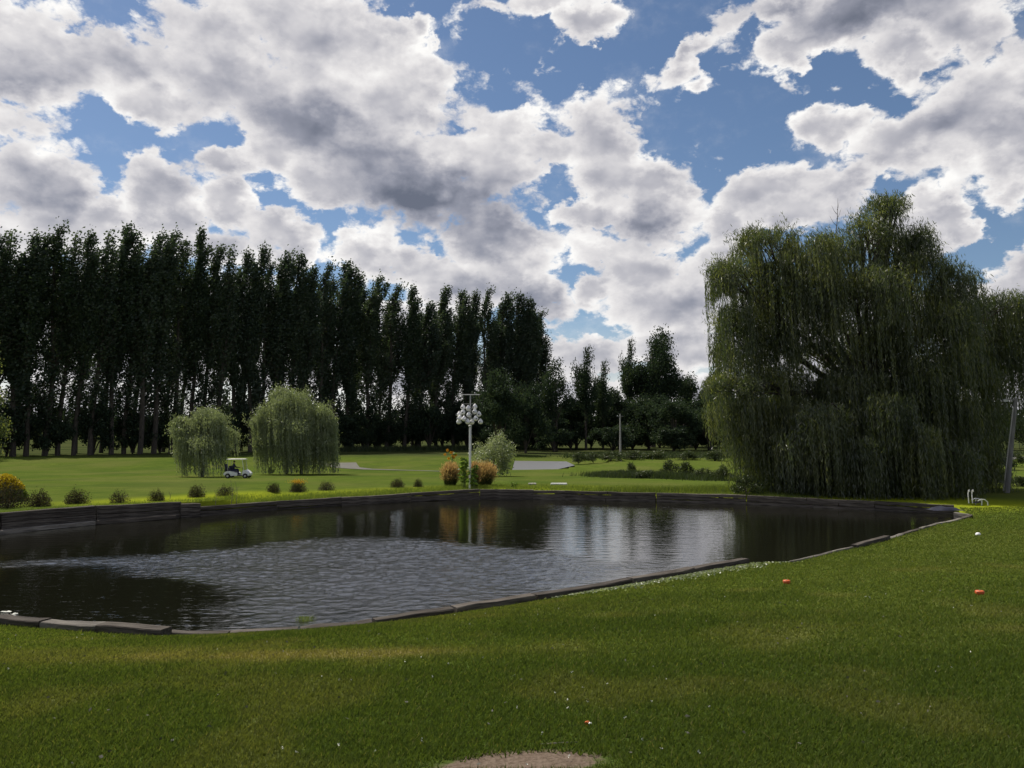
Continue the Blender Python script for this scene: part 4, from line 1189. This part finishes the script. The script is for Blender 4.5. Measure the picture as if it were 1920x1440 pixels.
# ------------------------------------------------------------------ birdhouse pole
g = on_ground(881, 917); k = g[1] / FOC
pole = empty('birdhouse_pole', tuple(g), 'tall slim white pole with a T bar on top, ringed with white gourd birdhouses', 'pole')
Hp = (917 - 741) * k
MB().tube([(0, 0, -.3), (0, 0, Hp * .66)], [.062, .058], 12).build('lower_pole', M['white'], pole)
MB().tube([(0, 0, Hp * .66), (0, 0, Hp)], [.022, .022], 8).build('upper_pole', M['steel'], pole)
MB().tube([(-.52, 0, Hp), (.52, 0, Hp)], [.024, .024], 8).build('crossbar', M['steel'], pole)
MB().lathe([(.07, 0), (.10, .03), (.10, .09), (.05, .12)], (0, 0, Hp * .655), 12).build('collar', M['steel'], pole)
MB().tube([(.075, -.02, 1.2), (.075, -.02, Hp * .6), (.03, 0, Hp)], [.006, .006, .006], 4).build('hoist_rope', M['white'], pole)
GP = [(868, 763, 0), (878, 765, -.25), (890.5, 762, .1), (868, 772, -.1), (890, 771, -.2), (861, 776.5, .05), (879, 777, -.35), (898, 776, .05), (862, 783, -.2),
      (870, 784.5, -.38), (892, 784, -.38), (860, 790, .0), (877, 790, -.4), (885, 790.5, -.1), (901, 790, 0)]
tiers = {0: (0, 1, 2), 1: (3, 4), 2: (5, 6, 7), 3: (8, 9, 10), 4: (11, 12, 13, 14)}
prof = [(.012, .135), (.03, .125), (.05, .10), (.075, .06), (.105, .0), (.110, -.04), (.095, -.09), (.06, -.125), (.015, -.14)]
gourd_me = MB().lathe([(r_ * 1.0, z) for r_, z in prof[::-1]], (0, 0, 0), 16).mesh('shell', M['white'])
hole_me = MB().lathe([(.030, -.004), (.030, .004)], (0, 0, 0), 10).mesh('entrance_hole', M['hole'])
cap_me = MB().lathe([(.050, -.03), (.050, .03)], (0, 0, 0), 12).mesh('porch', M['white'])
gl = ['left gourd birdhouse of the top tier', 'middle gourd birdhouse of the top tier, close to the pole', 'right gourd birdhouse of the top tier',
      'gourd birdhouse directly under the left one of the top tier', 'gourd birdhouse directly under the right one of the top tier',
      'left outer gourd birdhouse of the middle tier', 'central gourd birdhouse of the middle tier in front of the pole', 'right outer gourd birdhouse of the middle tier',
      'gourd birdhouse at the left just above the lowest tier', 'large facing gourd birdhouse left of the pole above the lowest tier', 'facing gourd birdhouse right of the pole above the lowest tier',
      'leftmost gourd birdhouse of the lowest tier', 'lowest gourd birdhouse left of the pole foot of the rack', 'small lowest gourd birdhouse right against the pole', 'rightmost gourd birdhouse of the lowest tier']
for t, ids in tiers.items():
    zz = sum(aty(GP[i][0], GP[i][1], g[1])[2] for i in ids) / len(ids) + .13 - g[2]
    MB().lathe([(.05, 0), (.05, .03)], (0, 0, zz + .03), 10).build('hub', M['steel'], pole)
    for i in ids:
        p = aty(GP[i][0], GP[i][1], g[1] + GP[i][2]) - g
        MB().tube([(0, 0, zz + .045), (p[0], p[1], zz + .045), (p[0], p[1], p[2] + .12)], [.008, .008, .006], 5).build('arm', M['steel'], pole)
        q = empty('gourd_birdhouse', tuple(p + g), 'white ' + gl[i], 'birdhouse', 'white gourd birdhouses hung round the pole')
        q.scale = (1.22, 1.22, 1.1)
        link('shell', gourd_me, parent=q)
        a = random.uniform(-2.6, -.5)
        d = Vector((math.cos(a), math.sin(a), 0)); rot = (0, math.pi / 2, a)
        c = link('porch', cap_me, parent=q, loc=tuple(d * .115 + Vector((0, 0, -.03)))); c.rotation_euler = rot
        c = link('entrance_hole', hole_me, parent=q, loc=tuple(d * .148 + Vector((0, 0, -.03)))); c.rotation_euler = rot

# ------------------------------------------------------------------ golf cart and driver
g = on_ground(446, 896.5)
sc = 47.0 / FOC * g[1] / 2.42
cart = empty('golf_cart', tuple(g), 'white golf cart with a pale canopy standing on the lawn between the two grey willows', 'golf cart')
cart.scale = (sc, sc, sc)
# x points to the front (right in the picture)
bd = MB()
def prism(pts, y0, y1):
    n = len(pts); mb = MB()
    mb.add([(x, y0, z) for x, z in pts] + [(x, y1, z) for x, z in pts],
           [tuple(range(n)), tuple(range(2 * n - 1, n - 1, -1))] + [(j, n + j, n + (j + 1) % n, (j + 1) % n) for j in range(n)])
    return mb
def arch(cx, r0, a0, a1, n=7): return [(cx + r0 * math.cos(math.pi - math.pi * i / n * 1.0), .23 + r0 * math.sin(math.pi * i / n)) for i in range(n + 1)]
rear = [(-1.18, .34), (-1.08, .34)] + [(x, z) for x, z in arch(-.78, .27, 0, 1)] + [(-.42, .26), (.12, .26), (.12, .52), (-.18, .62), (-.55, .70), (-.95, .66), (-1.15, .52)]
prism(rear, -.58, .58).build('rear_body', M['cartwhite'], cart)
nose = [(.62, .30)] + [(x, z) for x, z in arch(.88, .26, 0, 1)] + [(1.20, .30), (1.22, .46), (1.02, .66), (.80, .80), (.66, .78), (.58, .5)]
prism(nose, -.56, .56).build('nose_cowl', M['cartwhite'], cart)
MB().box((.35, 0, .27), (.62, 1.08, .07)).build('floor_pan', M['black'], cart)
MB().box((.63, 0, .52), (.09, .98, .42)).build('dashboard', M['black'], cart)
MB().box((-.35, 0, .75), (.50, 1.02, .14), taper=.94).build('seat', M['navy'], cart)
MB().box((-.62, 0, 1.00), (.12, 1.02, .40), tilt=-.15).build('seat_back', M['navy'], cart)
MB().box((-1.02, 0, .80), (.26, .92, .30), taper=.9).build('bag_well', M['black'], cart)
for x in (-.78, .88):
    for y in (-.52, .52):
        w = link('wheel', MB().lathe([(.10, -.09), (.21, -.09), (.235, -.06), (.235, .06), (.21, .09), (.10, .09)], (0, 0, 0), 18).mesh('tyre', M['black']), parent=cart, loc=(x, y, .235))
        w.rotation_euler = (math.pi / 2, 0, 0)
        link('rim', MB().lathe([(.11, -.095), (.11, .095)], (0, 0, 0), 12).mesh('rim', M['steel']), parent=w)
for y in (-.5, .5):
    MB().tube([(.72, y, .78), (.56, y, 1.78)], .022, 6).build('canopy_post', M['cartwhite'], cart)
    MB().tube([(-.78, y, .68), (-.86, y, 1.2), (-.80, y, 1.78)], .022, 6).build('canopy_post', M['steel'], cart)
rf = MB(); rf.box((-.12, 0, 1.81), (1.72, 1.14, .05), taper=.97); rf.box((-.12, 0, 1.85), (1.5, .96, .03), taper=.9)
rf.build('canopy', M['roof'], cart)
prism([(.735, .80), (.755, .80), (.60, 1.74), (.58, 1.74)], -.47, .47).build('windscreen', M['glass'], cart)
st = MB(); st.tube([(.58, .24, .70), (.36, .24, .92)], .016, 6)
st.tube([(.36 + .05 * math.sin(a) * .6, .24 + .16 * math.cos(a), .93 + .12 * math.sin(a)) for a in [i * math.pi / 6 for i in range(13)]], .012, 5)
st.build('steering_wheel', M['black'], cart)
for y in (-.36, .36):
    MB().lathe([(.05, 0), (.06, .02)], (0, 0, 0), 10, Vector((0, 0, 1)).rotation_difference(Vector((1, 0, 0))).to_matrix()).build('headlight', M['steel'], cart, (1.19, y, .48))
for y in (-.22, .2):
    MB().tube([(-1.05, y, .85), (-1.18, y, 1.35)], [.09, .10], 8).build('golf_bag', M['navy'], cart)

# a seated driver: one skinned body
def skinned(name, joints, edges, mat, parent, loc=(0, 0, 0)):
    """skin modifier needs its layer: made with the object in the view layer, then baked to a plain mesh"""
    me = bpy.data.meshes.new(name); me.from_pydata([j[:3] for j in joints], edges, [])
    o = link(name, me)
    bpy.context.view_layer.objects.active = o
    o.modifiers.new('Skin', 'SKIN')
    if not len(me.skin_vertices):
        with bpy.context.temp_override(object=o, active_object=o):
            bpy.ops.mesh.customdata_skin_add()
    for i, j in enumerate(joints):
        me.skin_vertices[0].data[i].radius = (j[3], j[4] if len(j) > 4 else j[3])
        me.skin_vertices[0].data[i].use_root = (i == 0)
    s = o.modifiers.new('Sub', 'SUBSURF'); s.levels = 2; s.render_levels = 2
    dg = bpy.context.evaluated_depsgraph_get()
    nm = bpy.data.meshes.new_from_object(o.evaluated_get(dg))
    o.modifiers.clear(); o.data = nm; nm.name = name
    nm.materials.clear(); nm.materials.append(mat)
    nm.polygons.foreach_set('use_smooth', np.ones(len(nm.polygons), dtype=bool))
    o.parent = parent; o.location = loc
    return o
drv = empty('person', tuple(g + np.array([-.38 * sc, -.24 * sc, .80 * sc])), 'person in dark clothes and cap sitting at the wheel of the golf cart', 'person')
drv.scale = (sc, sc, sc)
J = [(0, 0, .08, .15, .14), (.02, 0, .28, .14, .12), (.05, 0, .48, .17, .11), (.06, 0, .58, .07), (.07, 0, .66, .055),      # pelvis .. neck
     (.05, .18, .52, .07), (.14, .24, .30, .05), (.36, .26, .24, .04), (.60, .33, .24, .035),
     (.05, -.18, .52, .07), (.14, -.24, .30, .05), (.36, -.12, .24, .04), (.60, .12, .24, .035),
     (.05, .10, .04, .10), (.44, .12, .06, .075), (.50, .12, -.34, .05), (.62, .12, -.42, .045),
     (.05, -.10, .04, .10), (.44, -.12, .06, .075), (.52, -.12, -.34, .05), (.64, -.12, -.42, .045)]
E = [(0, 1), (1, 2), (2, 3), (3, 4), (2, 5), (5, 6), (6, 7), (7, 8), (2, 9), (9, 10), (10, 11), (11, 12), (0, 13), (13, 14), (14, 15), (15, 16), (0, 17), (17, 18), (18, 19), (19, 20)]
skinned('clothed_body', J, E, M['navy'], drv)
hd = MB().lathe([(.02, -.12), (.055, -.11), (.078, -.05), (.085, .02), (.075, .08), (.045, .115), (.01, .125)], (0, 0, 0), 14)
hd.tube([(.07, 0, .0), (.105, 0, -.025)], [.016, .014], 6); hd.tube([(0, .08, 0), (0, .095, .0)], .022, 6); hd.tube([(0, -.08, 0), (0, -.095, .0)], .022, 6)
hd.build('head', M['skin'], drv, (.08, 0, .76))
cp = MB().lathe([(.092, .02), (.09, .08), (.055, .125), (.01, .135)], (0, 0, 0), 14); cp.box((.11, 0, .035), (.10, .13, .012)); cp.build('cap', M['hair'], drv, (.08, 0, .76))
for sy, hx, hy in ((1, .60, .33), (-1, .60, .12)):
    hm = MB().box((.03, 0, 0), (.08, .07, .035))
    for f in range(4): hm.tube([(.06, -.028 + f * .019, 0), (.10, -.028 + f * .019, -.005), (.105, -.028 + f * .019, -.04)], [.009, .009, .007], 5)
    hm.tube([(.02, -.035 * sy, 0), (.06, -.055 * sy, -.01), (.085, -.05 * sy, -.02)], [.011, .01, .008], 5)
    hm.build('hand', M['skin'], drv, (hx, hy, .24))

# ------------------------------------------------------------------ thin pale pole before the tree line
Yd = 128; a = aty(1163, 838, Yd); b = aty(1163, 776, Yd)
zg_ = gz(a[0], Yd)
pp = empty('utility_pole', (a[0], Yd, zg_), 'thin pale pole standing before the dark tree line in the middle', 'pole')
MB().tube([(0, 0, -.2), (0, 0, b[2] - zg_)], [.17, .10], 8).build('shaft', M['sand'], pp)
MB().box((0, 0, b[2] - zg_ - .4), (1.1, .12, .12)).build('crossarm', M['pole'], pp)
MB().lathe([(.05, 0), (.07, .06), (.04, .14)], (-.42, 0, b[2] - zg_ - .34), 8).build('insulator', M['white'], pp)

# ------------------------------------------------------------------ grey pole at the right edge
g = on_ground(1886, 924); top = aty(1905, 745, g[1]); v = Vector(tuple(top - g)); k = g[1] / FOC
gp = empty('grey_pole', tuple(g), 'tall leaning grey wooden pole right of the big willow', 'pole')
MB().tube([(0, 0, -.3), v * .5, v * .99], [5.4 * k, 4.4 * k, 3.4 * k], 12).build('shaft', M['pole'], gp)
MB().tube([v * .02 + Vector((-6.2 * k, -.05, 0)), v * .5 + Vector((-5.3 * k, -.05, 0)), v * .9 + Vector((-4.4 * k, -.05, 0))], 1.1 * k, 6).build('lit_edge', M['sand'], gp)  # pale tube standing in for the sunlit left edge of the shaft
MB().box(tuple(v * .975 + Vector((-12 * k, 0, 0))), (24 * k, .10, 3 * k)).build('crossarm', M['pole'], gp)
MB().box(tuple(v * .965 + Vector((-20 * k, 0, 0))), (9 * k, .18, 4 * k)).build('lamp_head', M['steel'], gp)
# pale leaning stake
g = on_ground(1859, 922); k = g[1] / FOC
tag(MB().tube([(0, 0, -.05), (6 * k, 0, 24 * k)], [.02, .018], 6).build('stake', M['sand'], loc=tuple(g)), 'thin pale leaning stake between the willow and the grey pole', 'stake')

# ------------------------------------------------------------------ white tube chair at the foot of the willow
g = on_ground(1828, 946); k = g[1] / FOC
ch = empty('garden_chair', tuple(g + np.array([0, -.15, 0])), 'small white metal garden chair tipped back under the right side of the willow', 'chair')
r_ = .022
for x in (-15, -8):
    MB().tube([(x * k, 0, 3 * k), (x * k - .02, 0, 20 * k), (x * k + .02, .02, 27 * k), ((x + 2.5) * k, .04, 27.5 * k), ((x + 3.2) * k, .04, 24 * k)], r_, 6).build('back_post', M['white'], ch)
for y in (-.22, .22):
    MB().tube([(-4 * k, y, 8 * k), (2 * k, y, 11 * k), (9 * k, y, 10.5 * k), (14 * k, y, 6 * k), (14.5 * k, y, 0)], r_ * 1.1, 6).build('arm_rail', M['white'], ch)
    MB().tube([(4 * k, y, 10.5 * k), (3 * k, y, 0)], r_, 6).build('leg', M['white'], ch)
for i in range(5):
    MB().box(((-6 + 3.2 * i) * k, 0, (4 + .5 * i) * k), (2.2 * k, .42, .02)).build('seat_slat', M['black'], ch)
# blue tarpaulin heap on the kerb
g = atz(1786, 962, .25); mb = MB(); n = 11; vs = []
for j in range(n):
    for i in range(n):
        x, y = (i / (n - 1) - .5), (j / (n - 1) - .5)
        hh = max(0, 1 - (x * x + y * y) * 4.2) ** .5
        vs.append((x * 1.3, y * .7, .02 + hh * .12 * (.5 + vnoise(np.array([i * 1.]), np.array([j * 1.]), 1.7, 9)[0])))
mb.add(vs, [(j*n + i, j*n + i + 1, (j+1)*n + i + 1, (j+1)*n + i) for j in range(n - 1) for i in range(n - 1)])
tag(mb.build('tarpaulin', M['tarp'], loc=(g[0], g[1] + .55, gz(g[0], g[1] + .6) + .02)), 'crumpled dark blue tarpaulin on the bank below the white chair', 'tarpaulin')

# ------------------------------------------------------------------ small things on the near lawn
def tee_marker(px, py, w_, label):
    g = on_ground(px, py + 4); k = g[1] / FOC; r_ = w_ / 2 * k
    o = empty('tee_marker', tuple(g), label, 'tee marker', 'orange tee markers on the near lawn', random.uniform(0, 1))
    o.location.z += .004
    MB().lathe([(r_ * .80, -.01), (r_ * .86, r_ * .25), (r_, r_ * .40), (r_, r_ * .85), (r_ * .86, r_ * 1.0), (r_ * .3, r_ * 1.03)], (0, 0, 0), 8).build('block', M['orange'], o)
    MB().lathe([(r_ * .16, r_ * 1.0), (r_ * .2, r_ * 1.1), (r_ * .08, r_ * 1.14)], (0, 0, 0), 8).build('spike_head', M['steel'], o)
tee_marker(1475, 1091, 13.5, 'orange tee marker on the lawn nearer the end of the near timber edging')
tee_marker(1837, 1112, 16, 'orange tee marker at the right side of the lawn')
g = on_ground(1834, 1003); k = g[1] / FOC
o = empty('tee_marker', tuple(g), 'small white domed tee marker high on the right bank', 'tee marker')
MB().lathe([(4.6 * k, -.02), (4.8 * k, .3 * k), (4.4 * k, 2.2 * k), (3 * k, 4.0 * k), (.6 * k, 4.7 * k)], (0, 0, 0), 12).build('dome', M['white'], o)
MB().lathe([(5.2 * k, -.02), (5.2 * k, .5 * k)], (0, 0, 0), 12).build('base_ring', M['steel'], o)
# crumpled scrap
g = on_ground(1103, 1360); k = g[1] / FOC
o = empty('litter', tuple(g), 'tiny crumpled orange and white scrap lying in the grass above the bare soil', 'litter')
for nm, mt, off, s_ in (('orange_piece', 'orange', (-.006, .004, .012), .018), ('white_piece', 'white', (.010, -.004, .008), .016)):
    mb = MB(); r2 = random.Random(3 if mt == 'white' else 4)
    vs = [(r2.uniform(.7, 1.2) * s_ * math.cos(a) + off[0], r2.uniform(.7, 1.2) * s_ * math.sin(a) + off[1], off[2] + h_ * s_ + r2.uniform(-.3, .3) * s_) for h_ in (-.6, .5) for a in [i * math.pi / 3 for i in range(6)]]
    vs += [(off[0], off[1], off[2] - s_), (off[0], off[1], off[2] + s_)]
    mb.add(vs, [(i, (i + 1) % 6, 6 + (i + 1) % 6, 6 + i) for i in range(6)] + [((i + 1) % 6, i, 12) for i in range(6)] + [(6 + i, 6 + (i + 1) % 6, 13) for i in range(6)])
    mb.build(nm, M[mt], o, smooth=False)
# pale flat slabs on the far lawn
for px, w_, lb in ((998, 15, 'short pale slab lying in the grass right of the birdhouse pole'), (1048, 31, 'longer pale slab lying in the grass right of the short one')):
    g = on_ground(px, 908.5); k = g[1] / FOC
    tag(MB().box((0, 0, .03), (w_ * k, .5, .10), taper=.95).build('slab', M['white'] if w_ > 20 else M['sand'], loc=tuple(g)), lb, 'slab')
# flat board on the far right timbers
g = aty(1200, 932, 38.6)
# weeds growing out of the water by the near edging, scum in the corner
def water_weed(px, py, w_, n, h_, label, mat):
    c = atz(px, py, 0); k = c[1] / FOC
    th = rng.uniform(0, 6.28, n); r0 = np.sqrt(rng.random(n)) * w_ / 2 * k
    P = np.stack([c[0] + np.cos(th) * r0, c[1] + np.sin(th) * r0 * .8, np.full(n, .01)], 1)
    h = rng.uniform(.3, 1, n) * h_ * k
    s = np.stack([-np.sin(th), np.cos(th), np.zeros(n)], 1) * .004
    T = P + np.stack([rng.normal(size=n) * .05, rng.normal(size=n) * .05, h], 1)
    V = np.stack([P - s, P + s, T], 1).reshape(-1, 3)
    tag(link('water_weed', mesh_np('water_weed', V, np.arange(n * 3).reshape(-1, 3), M[mat], False, {'tint': np.repeat(rng.random(n) * .9, 3)})), label, 'weed', kind='stuff')
water_weed(572, 1163, 38, 260, 9, 'yellow-green weed growing from the water at the near timber edging', 'reed')
water_weed(1712, 985, 8, 30, 20, 'single pale weed clump standing by the right kerb', 'reed')
for px, py, w_, lb in ((8, 1148, 26, 'larger floating white feather patch in the lower left corner of the water'), (28, 1153, 12, 'smaller floating white feather beside the larger patch')):
    c = atz(px, py, .005); k = c[1] / FOC; mb = MB()
    for q in range(5):
        mb.box((random.uniform(-.4, .4) * w_ * k, random.uniform(-.06, .06), .006 + q * .004), (w_ * k * .4, .05, .008), rz=random.uniform(-.5, .5), taper=.7)
    tag(mb.build('feather', M['petal'], loc=tuple(c)), lb, 'feather')

# ------------------------------------------------------------------ the near lawn: blades of cut grass and clover heads
n = 1000000
u = rng.random(n)
yy = 2.6 * (33.0 / 2.6) ** (u ** .95)
xx = (rng.random(n) - .5) * 2 * (yy * .74 + .8)
sdv = pond_sd(xx, yy)
bare = bareness(xx, yy)
keep = (sdv > .13) & ((yy < 22) | (xx > 3)) & (rng.random(n) > bare * 1.05)
xx, yy, sdv, bare = xx[keep], yy[keep], sdv[keep], bare[keep]
n = len(xx)
dry = dryness(xx, yy, sdv); lush_shade = lush_and_shade(xx, yy, sdv)
zz = land(xx, yy, sdv)
edge_g = np.exp(-np.maximum(sdv - .1, 0) / .22)
h = rng.uniform(.012, .030, n) * (.75 + .5 * lush_shade + .5 * fnoise(xx, yy, .35, 91) - .25 * dry) * (1 + 1.8 * edge_g * rng.random(n)) * (1 + .02 * yy)
wd = rng.uniform(.7, 1.3, n) * np.clip(.0014 + .00068 * yy, .003, .024)
th = rng.uniform(0, 2 * np.pi, n)
B = np.stack([xx, yy, zz - .003], 1)
s = np.stack([np.cos(th), np.sin(th), np.zeros(n)], 1) * wd[:, None]
ln_ = rng.normal(size=(n, 2)) * .55 + np.array([.15, .0])
T = B + np.stack([ln_[:, 0] * h, ln_[:, 1] * h, h], 1)
V = np.stack([B - s, B + s, T], 1).reshape(-1, 3)
def blade_material():
    m, t, out = material('lawn_blades')
    tn = attr(t, 'tint')
    c = t.mix(t.smooth(tn, .1, .9), (.078, .108, .023), (.124, .156, .038))
    c = t.mix(t.math('MULTIPLY', attr(t, 'lush_shade'), .7), c, (.056, .086, .019))
    c = t.mix(t.math('MULTIPLY', attr(t, 'dry'), .7), c, (.22, .19, .07))
    c = t.mix(t.math('MULTIPLY', t.smooth(tn, .93, .97), .5), c, (.24, .21, .09))
    df = t.new('ShaderNodeBsdfDiffuse'); t.put(df.inputs[0], c)
    tr = t.new('ShaderNodeBsdfTranslucent'); t.put(tr.inputs[0], t.mix(1.0, c, (1.3, 1.3, .6), 'MULTIPLY'))
    a = t.new('ShaderNodeMixShader'); a.inputs[0].default_value = .45
    t.l.new(df.outputs[0], a.inputs[1]); t.l.new(tr.outputs[0], a.inputs[2]); t.l.new(a.outputs[0], out.inputs[0])
    return m
M['blade'] = blade_material()
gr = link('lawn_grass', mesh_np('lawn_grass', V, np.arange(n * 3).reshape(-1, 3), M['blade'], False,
          {'tint': np.repeat(rng.random(n), 3), 'dry': np.repeat(dry, 3), 'lush_shade': np.repeat(lush_shade, 3)}))
tag(gr, 'short mown grass of the near lawn', 'grass', kind='stuff')
# clover heads
n = 420
yy = 3.6 * (18 / 3.6) ** rng.random(n); xx = (rng.random(n) - .5) * 1.5 * yy
w_ = fnoise(xx, yy, 1.4, 101); keep = (w_ > .5) & (pond_sd(xx, yy) > .3); xx, yy = xx[keep][:110], yy[keep][:110]
cl = np.stack([xx, yy, land(xx, yy) + .026], 1); m = len(xx)
# a thick drift of clover and cut leaves below the right near timbers
q = 3200; t_ = rng.random(q); a0 = atz(1080, 1125, .25); a1 = atz(1400, 1060, .3)
dr = np.stack([a0[0] + (a1[0] - a0[0]) * t_ + rng.normal(size=q) * .5, a0[1] + (a1[1] - a0[1]) * t_ + rng.normal(size=q) * .38, np.zeros(q)], 1)
dr = dr[pond_sd(dr[:, 0], dr[:, 1]) > .22]; dr[:, 2] = land(dr[:, 0], dr[:, 1]) + .04
P = np.concatenate([np.repeat(cl, 5, 0) + rng.normal(size=(m * 5, 3)) * .005])
me = tree_leaves(P, rng.normal(size=(len(P), 3)), np.full(len(P), .012), np.full(len(P), .008), M['petal'], 'clover_heads')
tag(link('clover_heads', me), 'white clover heads scattered over the near lawn', 'clover', kind='stuff')
me = tree_leaves(dr, rng.normal(size=(len(dr), 3)) * np.array([1, 1, .4]), rng.uniform(.04, .09, len(dr)), rng.uniform(.02, .04, len(dr)), M['pale_willow'], 'ground_cover')
tag(link('ground_cover', me), 'pale leafy ground cover along the foot of the right near timbers', 'weeds', kind='stuff')
# grit on the bare patch
n = 500; c = atz(1010, 1430, 1.8); P = np.stack([c[0] + rng.normal(size=n) * .3, c[1] + rng.normal(size=n) * .09, np.zeros(n)], 1)
P = P[bareness(P[:, 0], P[:, 1]) > .35]; P[:, 2] = land(P[:, 0], P[:, 1]) + .004
me = tree_leaves(P, rng.normal(size=(len(P), 3)) * np.array([1, 1, .2]), rng.uniform(.006, .016, len(P)), rng.uniform(.005, .012, len(P)), M['sand'], 'grit')
tag(link('grit', me), 'pale grit on the bare soil patch at the bottom', 'grit', kind='stuff')
twg = on_ground(1050, 1396)
tag(MB().tube([tuple(Vector((-.13, -.012, .006))), (0, 0, .010), (.12, .022, .007)], [.004, .005, .003], 6).build('twig', M['timber_pale'], loc=tuple(twg)), 'pale twig along the upper edge of the bare soil', 'twig')

n = 260; yy = 3.7 * (15 / 3.7) ** rng.random(n); xx = (rng.random(n) - .5) * 1.5 * yy
ok_ = pond_sd(xx, yy) > .3; xx, yy = xx[ok_], yy[ok_]
P = np.stack([xx, yy, land(xx, yy) + .022], 1); m = len(P)
me = tree_leaves(P, rng.normal(size=(m, 3)) * np.array([1, 1, .25]), rng.uniform(.02, .045, m), rng.uniform(.014, .026, m), M['gravel'], 'fallen_leaves')
tag(link('fallen_leaves', me), 'small dry leaves scattered in the near grass', 'leaves', kind='stuff')
